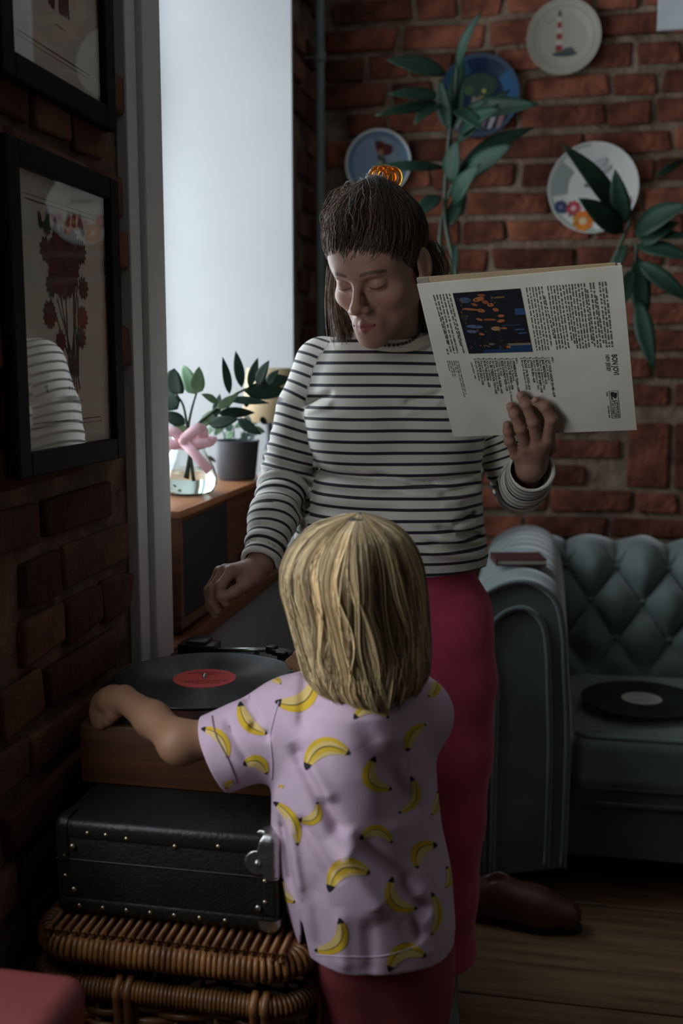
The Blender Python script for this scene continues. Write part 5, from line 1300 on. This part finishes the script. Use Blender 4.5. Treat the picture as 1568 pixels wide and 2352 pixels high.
# bead choker
M_bead = mat('dark_bead', (0.03, 0.026, 0.028), 0.25, var=.5, vscale=200); q = MB()
axn = (nb - hw((0, -.02, -.05))); axn /= np.linalg.norm(axn); c0 = hw((0, .002, -.062)) * .50 + nb * .50; e1 = CR - axn * (CR @ axn); e1 /= np.linalg.norm(e1); e2 = np.cross(axn, e1)
for i in range(44):
    a = 2 * math.pi * i / 44; q.sphere(tuple(c0 + (e1 * math.cos(a) * .0575 + e2 * math.sin(a) * .0585)), .0030, 8)
q.build('bead_choker', M_bead, woman, smooth=True)

# wide pink trousers
M_pink = mat('pink_linen', (0.46, 0.050, 0.105), 0.85, var=.10, vscale=14, bump=.15, bscale=400, sheen=.2)
F = Field(axis(-.52, .06, .004), axis(1.78, 2.18, .004), axis(.045, 1.0, .004))
F.cone(ath(835, 1310, 1.985), ath(955, 1310, 1.985), .100, .100, .04)
lg = [(ath(960, 1340, 1.985), .108), (ath(1008, 1420, 1.985), .101), (ath(1018, 1560, 1.985), .099), (ath(1014, 1720, 1.985), .096), (ath(1003, 1880, 1.985), .094), (ath(995, 2040, 1.985), .090), (ath(990, 2180, 1.985), .088), (ath(986, 2300, 1.985), .086)]
for i in range(len(lg) - 1): F.cone(lg[i][0], lg[i+1][0], lg[i][1], lg[i+1][1], .02)
lr = [(ath(845, 1330, 1.98), .116), (ath(838, 1560, 1.98), .096), (ath(842, 1880, 1.98), .090), (ath(850, 2300, 1.98), .082)]
for i in range(len(lr) - 1): F.cone(lr[i][0], lr[i+1][0], lr[i][1], lr[i+1][1], .02)
zh = 0.125
F.put((-.6, 1.7, 0), (.1, 2.2, zh), lambda X, Y, Z: Z - zh + 0 * X + 0 * Y, .004, 'sub')
near = np.argwhere(np.abs(F.f) < .015); pts = np.stack([F.a[k][near[:, k]] for k in range(3)], 1).astype(float)
F.f[near[:, 0], near[:, 1], near[:, 2]] += (.0045 * vnoise(pts * np.array([13, 13, 3.2]), 1., 7) + .0035 * vnoise(pts * np.array([20, 20, 16]), 1., 8) * np.exp(-((pts[:, 2] - .80) / .10) ** 2)).astype(np.float32)
V, Q = F.mesh(); obj('pink_trousers', mesh('pink_trousers', relax(V, Q, 2), Q, M_pink), woman)
M_sock = mat('grey_ribbed_sock', (0.16, 0.17, 0.155), .9, bump=.6, bscale=260, stretch=(1, 1, .15))
for an_ in (anR, anL):
    F = Field(axis(an_[0] - .12, an_[0] + .12, .004), axis(an_[1] - .26, an_[1] + .08, .004), axis(0.0, .24, .004))
    ft = np.array([an_[0], an_[1], .038]); F.cone(an_ + ZV * .12, ft, .040, .039, .012); F.cone(ft, ft - FH * .165 + ZV * -.006, .037, .030, .02)
    V, Q = F.mesh(); V[:, 2] = np.maximum(V[:, 2], .002); obj('sock', mesh('sock', relax(V, Q, 1), Q, M_sock), woman)

# hair: scalp layer, combed-back strands to the claw, loose lengths behind the neck
M_hair = attr_mat('brown_hair', 0.42, 0.5, aniso=0.5)
SC, SR_ = np.array([0, -.010, .052]), np.array([.0805, .0995, .0850])
CLIP = np.array([.004, -.030, .146])
F = Field(axis(HO[0] - .16, HO[0] + .16, .0028), axis(HO[1] - .17, HO[1] + .17, .0028), axis(HO[2] - .14, HO[2] + .22, .0028))
F.ell(hw(SC), SR_ + .0015, HR, .005)
F.ell(hw((0, -.062, -.030)), (.060, .045, .075), HR, .03)
F.ell(hw((0, -.030, .118)), (.040, .045, .026), HR, .03)
nf_ = HR @ (np.array([0, .92, -1.0]) / np.linalg.norm([0, .92, -1.0])); p0_ = hw((0, .016, -.014))
F.put(HO - .2, HO + .22, lambda X, Y, Z: -((X - p0_[0]) * nf_[0] + (Y - p0_[1]) * nf_[1] + (Z - p0_[2]) * nf_[2]), .022, 'sub')
for q_ in (-1, 1): F.ell(hw((q_ * .086, -.008, .0)), (.014, .022, .034), HR, .008, 'sub')
V, Q = F.mesh()
hair = obj('hair', mesh('hair', relax(V, Q, 2), Q, M_hair, cols=np.tile(np.array([.030, .018, .011]), (len(V), 1)) * (1 + .25 * vnoise(V * 60., 1.0, 1)[:, None])), woman)
def scalp(d, off): d = d / np.linalg.norm(d, axis=-1, keepdims=True); return SC + d * (SR_ + off) 
N = 3400; paths = []; pcol = []
ph_ = RNG.uniform(-2.05, 2.05, N)                   # around the hairline, ear to ear over the brow
back_ = RNG.uniform(0, 1, N) ** 1.4 * .8
k = 16; tt_ = np.linspace(0, 1, k) ** 1.7
for i in range(N):
    a = ph_[i]
    hx, hy = math.sin(a) * .079, math.cos(a)
    zc_ = .058 + RNG.normal(0, .008) - .040 * (abs(a) / 2.05) ** 1.5 - .010 * math.sin(a)
    r0 = np.array([math.sin(a) * .082, -.010 + .100 * math.cos(a) * (1 if abs(a) < 1.3 else 1), zc_]) - SC
    r0 = r0 / np.linalg.norm(r0 / SR_)
    c1 = CLIP + RNG.normal(0, .008, 3) - SC
    d0, d1 = r0 / SR_, c1 / SR_; d0 /= np.linalg.norm(d0); d1 /= np.linalg.norm(d1)
    sw = .48 * math.tanh((a + .75) * 2.0)              # hair is swept to the side first, then back to the claw
    am = a + sw * (1 - .25 * abs(a)); zm = zc_ + .030 - .020 * (abs(am) / 2.05) ** 1.5
    dm = np.array([math.sin(am) * .082, -.010 + .100 * math.cos(am), zm]) - SC; dm = dm / SR_; dm /= np.linalg.norm(dm)
    t = back_[i] + (1 - back_[i]) * tt_; tq = t[:, None]
    dd = (1 - tq) ** 2 * d0 + 2 * tq * (1 - tq) * dm + tq ** 2 * d1; dd /= np.linalg.norm(dd, axis=1, keepdims=True)
    lock = math.floor(a * 9 + .5); off = -.0022 + .0048 * max(0, math.cos(a)) + .0085 * np.clip(t, 0, 1) ** 1.1 * np.clip(1.3 - t, 0, 1) + .0022 * math.sin(lock * 12.9) + RNG.normal(0, .0011) + .012 * np.clip((t - .8) / .2, 0, 1)
    if a < -.2: off = off + .0055 * np.sin(np.pi * t) * (0.4 + RNG.uniform(0, 1))
    p = SC + dd * (SR_ + off[:, None])
    p += np.cumsum(RNG.normal(0, .0006, (k, 3)), 0)
    paths.append(p @ HR.T + HO)
    g = RNG.uniform(.65, 1.35) * (1 + .35 * math.sin(lock * 7.1)); pcol.append(np.array([.064, .038, .022]) * g * (1 + .9 * max(0, min(1, (-a - .3) / .6))))  # strands on her right made paler: window light put into their colour
for i in range(60):                                 # flyaway hairs
    a = RNG.uniform(-2.2, .6); t = np.linspace(.0, .7, k); d0 = np.array([math.sin(a), math.cos(a), .5]); d1 = CLIP - SC; dd = d0[None] * (1 - t[:, None]) + d1[None] / .1 * t[:, None]
    dd /= np.linalg.norm(dd, axis=1, keepdims=True); p = SC + dd * (SR_ + .010 + .018 * np.sin(np.pi * t / .7)[:, None] * RNG.uniform(.2, 1)); paths.append((p + np.cumsum(RNG.normal(0, .0016, (k, 3)), 0)) @ HR.T + HO); pcol.append([.16, .10, .06])
def fall(start, mid, end, n, spread, col):
    for i in range(n):
        j = RNG.normal(0, spread, 3); c = catmull([start + j * .6, mid + j * .9 + RNG.normal(0, .002, 3), end + j * 1.2 + RNG.normal(0, .004, 3)], k); paths.append(c); pcol.append(np.array(col) * RNG.uniform(.6, 1.5))
fall(ath(775, 600, 1.92), ath(770, 690, 1.92), ath(792, 790, 1.915), 150, .007, (.17, .105, .062))
fall(ath(752, 610, 1.90), ath(752, 680, 1.90), ath(748, 752, 1.90), 4, .0015, (.2, .13, .08))
fall(ath(800, 640, 1.93), ath(800, 720, 1.93), ath(800, 800, 1.92), 130, .008, (.15, .09, .055))
fall(hw((.078, -.045, .02)), hw((.080, -.055, -.03)), ath(985, 740, 1.92), 200, .008, (.10, .06, .036))
fall(hw((.060, -.075, .02)), hw((.062, -.080, -.05)), ath(970, 790, 1.97), 200, .012, (.08, .05, .03))
fall(hw((.0, -.10, .0)), hw((0, -.095, -.07)), ath(890, 790, 2.03), 200, .022, (.08, .05, .03))
fall(hw((-.07, -.07, .0)), hw((-.072, -.075, -.06)), ath(800, 800, 1.99), 200, .012, (.10, .06, .038))
rootm = np.zeros(len(paths), bool); rootm[:N] = (back_ < .10) & (np.abs(ph_) < 1.7)
V, Fq, c_ = strands(np.array(paths), np.full(len(paths), .00048), pcol, root=(SK, rootm))
o = obj('hair_strands', mesh('hair_strands', V, Fq, M_hair, cols=c_), hair); o['kind'] = 'stuff'
# amber claw clip
M_amber = mat('amber_plastic', (0.95, 0.36, 0.03), 0.12, trans=0.75, ior=1.5)
cl = ath(880, 408, float((HO - CC) @ FH) - .005)
clip = MB()
for (dx, r, R_) in ((-.009, .0040, .0155), (.003, .0042, .0170), (.015, .0038, .0150)):
    pts_ = []
    for i in range(18):
        a = math.pi * 2 * i / 18; pts_.append(tuple(cl + CR * (dx + .003 * math.cos(a)) + CR * (R_ * math.cos(a) * .75) + ZV * (R_ * math.sin(a))  - FH * (.004 * math.sin(a))))
    clip.tube(pts_, r, 8, closed=True)
clip.sphere(tuple(cl + CR * .012), (.011, .011, .013), 14)
claw = clip.build('hair_claw', M_amber, woman, smooth=True); claw['label'] = 'amber plastic hair claw'
q = MB()
for i in range(5):
    b0 = cl + CR * (-.024 + .011 * i) - ZV * .006; q.tube(catmull([b0, b0 - ZV * .014 - FH * .012, b0 - ZV * .028 - FH * .004], 8), np.linspace(.0028, .0012, 8), 6)
q.build('claw_tooth', M_amber, claw, smooth=True)
q = MB(); q.tube([tuple(cl - CR * .020 + ZV * .001), tuple(cl - CR * .030 + ZV * .003)], .0045, 10); q.build('claw_spring', M_metal, claw, smooth=True)

# ================================================================== the girl
girl = empty('person', ath(830, 2352, 1.36) * np.array([1, 1, 0]), 'small blond child seen from behind in pink banana-print shirt, reaching to the record player', 'person')
GO, GR = head_frame(ath(797, 1398, 1.345), math.radians(38), math.radians(14), base=FH)
GS = 0.88
SKG = (0.29, 0.155, 0.09)
F = Field(axis(-.66, -.10, .0025), axis(1.18, 1.72, .0025), np.r_[axis(0.0, .50, .006), axis(.503, 1.16, .0024)])
head_sdf(F, GO, GR, GS)
gnb = ath(840, 1565, 1.34)
F.cone(GO + GR @ (np.array([0, -.02, -.04]) * GS), gnb, .038, .042, .02)
gL, gE, gW = ath(648, 1672, 1.355), ath(414, 1706, 1.345), ath(286, 1606, 1.452)
gR2, gE2, gW2 = ath(960, 1640, 1.37), ath(870, 1690, 1.50), ath(735, 1555, 1.60)
ghip = ath(868, 2100, 1.345)
F.cone(gnb, ath(845, 1750, 1.345), .05, .07, .03); F.cone(ath(845, 1750, 1.345), ghip, .07, .068, .03); F.cone(gL, gR2, .035, .035, .03)
F.cone(gL, gE, .030, .0255, .02); F.ell(gE, (.0265, .0265, .0265), None, .015)
fm = ath(350, 1652, 1.400); F.cone(gE, fm, .0250, .0235, .015); F.cone(fm, gW, .0235, .0180, .015)
F.cone(gR2, gE2, .030, .025, .02); F.cone(gE2, gW2, .024, .018, .02)
for hx, kx, fx in ((822, 812, 815), (925, 905, 905)):
    h_ = ath(hx, 2200, 1.345); F.cone(h_, np.array([h_[0], h_[1] + .01, .28]), .055, .040, .03); F.cone(np.array([h_[0], h_[1] + .01, .28]), np.array([h_[0], h_[1], .05]), .038, .027, .02)
    F.cone(np.array([h_[0], h_[1], .03]), np.array([h_[0] - .035, h_[1] + .10, .024]), .028, .021, .02)
# left hand cupped over the corner of the plinth
JG = lambda x, y, D: ath(x, y, D)
kn = [JG(262, 1592, 1.476), JG(246, 1597, 1.482), JG(233, 1606, 1.486), JG(226, 1618, 1.486)]
for q_ in kn: F.cone(JG(283, 1608, 1.458), q_, .0150, .0105, .012)
F.ell(JG(256, 1612, 1.468), (.017, .016, .017), None, .014)
finger(F, [kn[0], JG(246, 1620, 1.478), JG(246, 1644, 1.470), JG(247, 1658, 1.466)], .0092, .0066, .006)
finger(F, [kn[1], JG(231, 1622, 1.484), JG(233, 1648, 1.474), JG(236, 1664, 1.468)], .0092, .0066, .006)
finger(F, [kn[2], JG(221, 1630, 1.486), JG(225, 1652, 1.478), JG(229, 1666, 1.472)], .0088, .0062, .006)
finger(F, [kn[3], JG(219, 1638, 1.484), JG(222, 1654, 1.480), JG(226, 1664, 1.476)], .0078, .0058, .006)
finger(F, [JG(274, 1622, 1.458), JG(262, 1640, 1.456), JG(250, 1656, 1.458)], .0098, .0070, .008)
# right hand reaching for the headshell
hc = JG(715, 1535, 1.625); F.cone(gW2, hc, .018, .019, .012)
for i, (x, y, D) in enumerate(((672, 1512, 1.665), (662, 1520, 1.662), (668, 1530, 1.655), (680, 1538, 1.645))):
    m_ = JG(700 - i * 1, 1522 + i * 5, 1.642 - .004 * i); F.cone(hc, m_, .014, .009, .010); finger(F, [m_, JG((x + 700) / 2 - 3, (y + 1518 + 4 * i) / 2 - 5, (D + 1.645) / 2), JG(x, y, D)], .0078, .0058, .004)
finger(F, [JG(718, 1522, 1.62), JG(697, 1508, 1.635), JG(680, 1503, 1.65)], .0088, .0064, .005)
V, Q = F.mesh(); V = relax(V, Q, 1)
cols = head_colors(V, GO, GR, GS, SKG, (.40, .13, .11), (.30, .20, .10))
obj('body', mesh('body', V, Q, M_skin, cols=cols), girl)

# banana-print shirt
yt = math.radians
GL = Loft([(2228, 708, 1000, .110, 1.340, yt(12)), (2190, 690, 1019, .116, 1.340, yt(20)), (2100, 668, 1028, .118, 1.340, yt(20)), (2000, 644, 1022, .114, 1.340, yt(30)), (1900, 630, 1008, .106, 1.340, yt(38)), (1810, 626, 1002, .100, 1.340, yt(44)), (1720, 632, 1000, .096, 1.340, yt(48)), (1650, 648, 1000, .090, 1.340, yt(50)), (1600, 670, 996, .082, 1.340, yt(48)), (1570, 705, 980, .070, 1.340, yt(34)), (1550, 750, 950, .055, 1.340, yt(30))], 1.34)
F = Field(axis(-.56, -.06, .0024), axis(1.16, 1.60, .0024), axis(.44, .96, .0024))
F.put((-.6, 1.1, .44), (0, 1.6, .96), lambda X, Y, Z: GL.sdf(X, Y, Z, 2.5), .004)
slA, slB = ath(672, 1660, 1.352), ath(492, 1735, 1.350)
sax = (slB - slA) / np.linalg.norm(slB - slA)
F.cone(ath(740, 1615, 1.345), slA, .050, .060, .03); F.cone(slA, slB + sax * .03, .060, .0545, .022)
srA, srB = ath(955, 1640, 1.365), ath(905, 1690, 1.46); F.cone(srA, srB, .052, .050, .025)
# trim the sleeve square at its cuff and hollow it
cutn = sax
F.put(slB - .12, slB + .12, lambda X, Y, Z: np.maximum(-((X-slB[0])*cutn[0] + (Y-slB[1])*cutn[1] + (Z-slB[2])*cutn[2]), np.sqrt((X-slB[0])**2 + (Y-slB[1])**2 + (Z-slB[2])**2) - .10), .002, 'sub')
F.cone(slB - sax * .050, slB + sax * .05, .044, .0515, .003, 'sub')
# open hem
zb = float(ath(850, 2232, 1.234)[2])
hc0 = GL.c[0]
F.put((-.6, 1.1, .40), (0, 1.6, zb), lambda X, Y, Z: Z - zb + 0 * X + 0 * Y, .002, 'sub')
F.put((hc0[0] - .16, hc0[1] - .16, zb - .02), (hc0[0] + .16, hc0[1] + .16, zb + .03), lambda X, Y, Z: np.maximum(GL.sdf(X, Y, Z, 2.5) + .012, Z - zb - .028), .002, 'sub')
# vent slit at the left side seam
sv0, sv1 = ath(692, 2098, 1.27), ath(704, 2250, 1.27)
def wedge(X, Y, Z):
    t = np.clip((sv0[2] - Z) / (sv0[2] - sv1[2]), 0, 1.2); cx = sv0[0] + (sv1[0] - sv0[0]) * t; cy = sv0[1] + (sv1[1] - sv0[1]) * t
    u = (X - cx) * CR[0] + (Y - cy) * CR[1]; v = (X - cx) * FH[0] + (Y - cy) * FH[1]
    return np.maximum(np.abs(u) - .0115 * t, np.maximum(Z - sv0[2], np.abs(v) - .05))
F.put((sv0[0] - .1, sv0[1] - .16, zb - .02), (sv0[0] + .1, sv0[1] + .16, sv0[2]), wedge, .002, 'sub')
near = np.argwhere(np.abs(F.f) < .016); pts = np.stack([F.a[k][near[:, k]] for k in range(3)], 1).astype(float)
ug = (pts - CC) @ CR; zg = pts[:, 2]; vg = (pts - CC) @ FH
dsp = 0.0012 * vnoise(pts * np.array([30, 30, 22]), 1., 21) + .0020 * vnoise(pts * np.array([14, 14, 7]), 1., 22)
def fold(x0, y0, x1, y1, A, w, D=1.25, side=0):
    global dsp
    a, b = ath(x0, y0, D), ath(x1, y1, D); ua, za, ub, zb2 = (a - CC) @ CR, a[2], (b - CC) @ CR, b[2]
    L = math.hypot(ub - ua, zb2 - za); tx, tz = (ub - ua) / L, (zb2 - za) / L
    s = (ug - ua) * tx + (zg - za) * tz; q_ = -(ug - ua) * tz + (zg - za) * tx
    fade = np.clip(s / (L * .2), 0, 1) * np.clip((L - s) / (L * .2), 0, 1)
    dsp = dsp + 1.5 * A * np.exp(-(q_ / w) ** 2) * fade * (vg < 1.36)
for f_ in ((668, 1720, 800, 1930, .009, .010), (690, 1740, 760, 1840, -.006, .012), (800, 1900, 960, 2060, .009, .013), (770, 1900, 900, 2080, -.010, .020), (700, 1560, 690, 1700, .004, .007), (640, 1900, 672, 2090, .006, .007), (660, 1880, 690, 2080, -.005, .008), (900, 2030, 985, 2110, .008, .010), (930, 2090, 960, 2160, .007, .009), (680, 1880, 780, 2010, .005, .010), (720, 2000, 740, 2210, .0028, .010), (780, 2060, 790, 2220, -.0025, .010), (845, 2080, 850, 2220, .0025, .010), (820, 1650, 960, 1900, .004, .014), (905, 1700, 900, 1900, .003, .016), (520, 1640, 600, 1700, .004, .006), (560, 1700, 620, 1720, .005, .006), (500, 1690, 570, 1790, .003, .006)):
    fold(*f_)
F.f[near[:, 0], near[:, 1], near[:, 2]] += dsp.astype(np.float32)
V, Q = F.mesh(); V = relax(V, Q, 1)
M_shirt = mat('pink_cotton', (0.545, 0.395, 0.50), 0.9, col2=(0.60, 0.44, 0.545), vscale=40, bump=.14, bscale=700)
shirt = obj('banana_shirt', mesh('banana_shirt', V, Q, M_shirt), girl)
# stitched cuff and hem lines
bvh = BVHTree.FromPolygons([Vector(v) for v in V.astype(float)], [tuple(int(i) for i in f) for f in Q])
ccv = Vector(CC)
def cast(x, y, lift=.0005):
    r = Vector(ray(x, y)).normalized(); h = bvh.ray_cast(ccv, r)
    if h[0] is None: return None
    n = h[1] if h[1].dot(r) < 0 else -h[1]
    return h[0] + n * lift
def seam(pts2, rad_, col=(.22, .14, .19), n=40):
    P = [cast(x, y, .0002) for x, y in catmull([(a, b, 0) for a, b in pts2], n)[:, :2]]; P = [p for p in P if p is not None]
    q = MB(); q.tube(P, rad_, 6); return q
M_seam = mat('seam_thread', (0.20, 0.13, 0.17), .9); M_seaml = mat('hem_thread', (0.62, 0.50, 0.60), .9)
seam([(487, 1645), (497, 1690), (525, 1745), (545, 1800)], .0012).build('cuff_seam', M_seam, shirt, smooth=True)
seam([(728, 2193), (800, 2197), (880, 2195), (960, 2172)], .0007).build('hem_seam', M_seaml, shirt, smooth=True)
seam([(640, 1612), (622, 1680), (625, 1750), (624, 1790)], .0011).build('shoulder_seam', M_seaml, shirt, smooth=True)
# printed bananas laid into the cloth surface
ink = MB(); YL, YP_, OL, BK = (.62, .40, .025), (.66, .48, .17), (.10, .09, .025), (.012, .011, .012)
def banana(x0, y0, x1, y1, bulge, w, double=False):
    w = w * 1.22; n = 22; A, B = np.array([x0, y0], float), np.array([x1, y1], float); L = np.linalg.norm(B - A); T = (B - A) / L; N2 = np.array([T[1], -T[0]])
    def mid(t): return A + T * L * t + N2 * bulge * L * 4 * t * (1 - t)
    def wid(t): return w * (0.10 + .90 * math.sin(math.pi * min(1, max(0, t))) ** .65)
    rows = [(-.5, -.12, YP_), (-.12, .02, YP_), (.02, .10, OL), (.10, .34, YL), (.34, .5, YL)] if not double else [(-.5, -.30, YP_), (-.30, -.05, YL), (-.05, .03, OL), (.03, .25, YP_), (.25, .5, YL)]
    for a, b, c in rows:
        prev = None
        for i in range(n + 1):
            t = i / n; m = mid(t); d = mid(min(1, t + .02)) - mid(max(0, t - .02)); d /= np.linalg.norm(d); nn = np.array([d[1], -d[0]]) * (1 if bulge > 0 else -1)
            cc = BK if (t < .07 or t > .95) else c
            p, q_ = m + nn * wid(t) * a, m + nn * wid(t) * b; P3, Q3 = cast(*p), cast(*q_)
            if prev is not None and P3 is not None and Q3 is not None and prev[0] is not None and prev[1] is not None and max((P3 - prev[0]).length, (Q3 - prev[1]).length, (P3 - Q3).length) < .03:
                ink.poly([prev[0], P3, Q3, prev[1]], prev[2])
            prev = (P3, Q3, cc)
for b_ in [(632, 1611, 724, 1556, -.30, 34), (552, 1612, 614, 1684, -.20, 26), (462, 1674, 522, 1742, .22, 22), (558, 1757, 612, 1778, .32, 26), (812, 1652, 892, 1650, .34, 24), (936, 1726, 978, 1664, .18, 22), (703, 1768, 803, 1732, .34, 36, True), (862, 1737, 900, 1812, -.42, 28), (942, 1783, 914, 1867, .30, 18), (685, 1881, 728, 1842, -.40, 22), (826, 1928, 900, 1936, .34, 22), (1004, 1942, 958, 1994, -.34, 28), (756, 2048, 849, 2007, .36, 36, True), (901, 2014, 958, 2086, -.36, 26), (990, 2050, 990, 2148, .16, 16), (779, 2108, 722, 2182, .36, 28), (893, 2232, 978, 2196, .34, 30), (628, 1842, 682, 1942, .16, 22), (648, 2016, 678, 2072, -.22, 20), (1000, 1556, 982, 1600, .2, 18), (1004, 1816, 990, 1872, .12, 14), (520, 1812, 536, 1796, .2, 14), (640, 1808, 652, 1808, .1, 8), (1024, 1990, 1022, 2040, .2, 14), (612, 1562, 645, 1572, .2, 14)]:
    banana(*b_)
o = ink.build('banana_print', M_ink, shirt, usecol=True); o['label'] = 'printed yellow bananas'; o['kind'] = 'stuff'
# front panel of the shirt hanging at the slit
P_ = [ath(668, 2120, 1.36), ath(676, 2160, 1.36), ath(694, 2195, 1.36), ath(678, 2236, 1.36)]
q = MB(); v = []; f = []
for i, p in enumerate(catmull(P_, 16)):
    for j in range(4): v.append(p + FH * (.004 + .018 * j) - CR * (.004 * j * (1 - i / 20)))
f = [(i*4+j, i*4+j+1, (i+1)*4+j+1, (i+1)*4+j) for i in range(15) for j in range(3)]
o = obj('front_panel', mesh('front_panel', v, f, M_shirt), shirt); md = o.modifiers.new('t', 'SOLIDIFY'); md.thickness = .0022

# red trousers
M_red = mat('dusty_red_cotton', (0.30, 0.055, 0.060), .9, var=.12, vscale=12, bump=.12, bscale=400)
F = Field(axis(-.46, -.06, .0045), axis(1.18, 1.52, .0045), axis(.02, .66, .0045))
F.cone(ath(822, 2160, 1.345), ath(915, 2160, 1.345), .076, .076, .03)
for hx in (822, 925):
    h_ = ath(hx, 2200, 1.345); F.cone(h_, np.array([h_[0], h_[1] + .01, .30]), .070, .060, .02); F.cone(np.array([h_[0], h_[1] + .01, .30]), np.array([h_[0], h_[1], .06]), .062, .052, .02)
F.put((-.5, 1.1, 0), (0, 1.6, .09), lambda X, Y, Z: Z - .09 + 0 * X + 0 * Y, .003, 'sub')
near = np.argwhere(np.abs(F.f) < .015); pts = np.stack([F.a[k][near[:, k]] for k in range(3)], 1).astype(float)
F.f[near[:, 0], near[:, 1], near[:, 2]] += (.006 * vnoise(pts * np.array([14, 14, 16]), 1., 31)).astype(np.float32)
V, Q = F.mesh(); obj('red_trousers', mesh('red_trousers', relax(V, Q, 2), Q, M_red), girl)

# blond bob: inner volume plus combed strands
M_blond = attr_mat('blond_hair', 0.36, 0.5, aniso=0.4)
HL = Loft([(1604, 770, 950, .060, 1.315), (1580, 722, 975, .072, 1.320), (1550, 700, 984, .080, 1.325), (1500, 688, 985, .086, 1.330), (1450, 678, 980, .090, 1.333), (1400, 668, 974, .093, 1.335), (1350, 656, 967, .096, 1.335), (1300, 656, 959, .096, 1.335), (1260, 672, 946, .092, 1.335), (1225, 700, 926, .082, 1.335), (1200, 735, 896, .064, 1.335), (1186, 770, 866, .044, 1.335), (1179, 800, 838, .018, 1.335)], 1.335)
crown = ath(828, 1179, 1.33)
def hair_pt(th, z, off=0.0):
    cx, cy, a, b, _ = HL.at(z); u = (a + off) * np.sin(th); v = (b + off) * np.cos(th)
    return np.stack([cx + u * CR[0] - v * FH[0], cy + u * CR[1] - v * FH[1], z + 0 * th], -1)
nz_, nth = 60, 72
zs_ = np.linspace(HL.z[-1], HL.z[0] + .012, nz_); th_ = np.linspace(-math.pi * .86, math.pi * .86, nth)
VV = hair_pt(np.tile(th_, nz_), np.repeat(zs_, nth), -.007)
# leave the face open: side hair tapers away towards the brow
ii = np.arange(nz_ * nth).reshape(nz_, nth); FF = np.stack([ii[:-1, :-1], ii[1:, :-1], ii[1:, 1:], ii[:-1, 1:]], -1).reshape(-1, 4)
me = mesh('hair', VV, FF, M_blond, cols=np.tile(np.array([.045, .030, .014]), (len(VV), 1)))  # inner volume coloured dark to give shade in the gaps between locks
ghair = obj('hair', me, girl)
paths, pcol = [], []; k = 22; NL = 190
for li in range(NL):
    th0 = RNG.uniform(-math.pi * .80, math.pi * .78)
    wv = RNG.uniform(-.20, .20); frq = RNG.uniform(.8, 1.6); phs = RNG.uniform(0, 6.28); lockoff = RNG.uniform(-.006, .0065); drift = RNG.normal(.10, .10)
    ty = 1600 - 46 * abs(math.sin(th0 * .9 + .25)) ** 2.2 + RNG.uniform(-30, 10)
    zend = ath(820, ty, 1.33)[2]; tone = RNG.uniform(0, 1)
    c0 = np.array([.72, .55, .31]) * (.5 + .8 * tone ** 1.2) if RNG.uniform() > .28 else np.array([.32, .225, .11]) * RNG.uniform(.5, 1.1)
    ns_ = int(RNG.integers(24, 44)); wid_ = RNG.uniform(.05, .10)
    for s in range(ns_):
        j = RNG.normal(0, wid_); t = np.linspace(0, 1, k); ze = zend + RNG.uniform(-.004, .010) + .016 * (j / .1) ** 2 * .3
        z = crown[2] - .0012 + (ze - crown[2]) * (t ** 1.12)
        z = np.clip(z, HL.z[0] + .0004, HL.z[-1] - .0002)
        th = th0 + j * (1 - .35 * np.sin(np.pi * t) - .25 * t) + wv * np.sin(t * 2 * np.pi * frq + phs) * t + drift * t * .6
        off = lockoff * np.sin(np.pi * np.clip(t * 1.1, 0, 1)) + RNG.normal(0, .0014) - .004 * np.clip((t - .88) / .12, 0, 1) * RNG.uniform(0, 1.5)
        p = hair_pt(th, z, off); w0 = np.clip(1 - t / .10, 0, 1)[:, None]; p = p * (1 - .6 * w0) + crown * (.6 * w0)
        paths.append(p); pcol.append(c0 * RNG.uniform(.75, 1.25))
V, Fq, c_ = strands(np.array(paths), np.full(len(paths), .00062), pcol)
o = obj('hair_strands', mesh('hair_strands', V, Fq, M_blond, cols=c_), ghair); o['kind'] = 'stuff'
print('girl strands', len(paths))
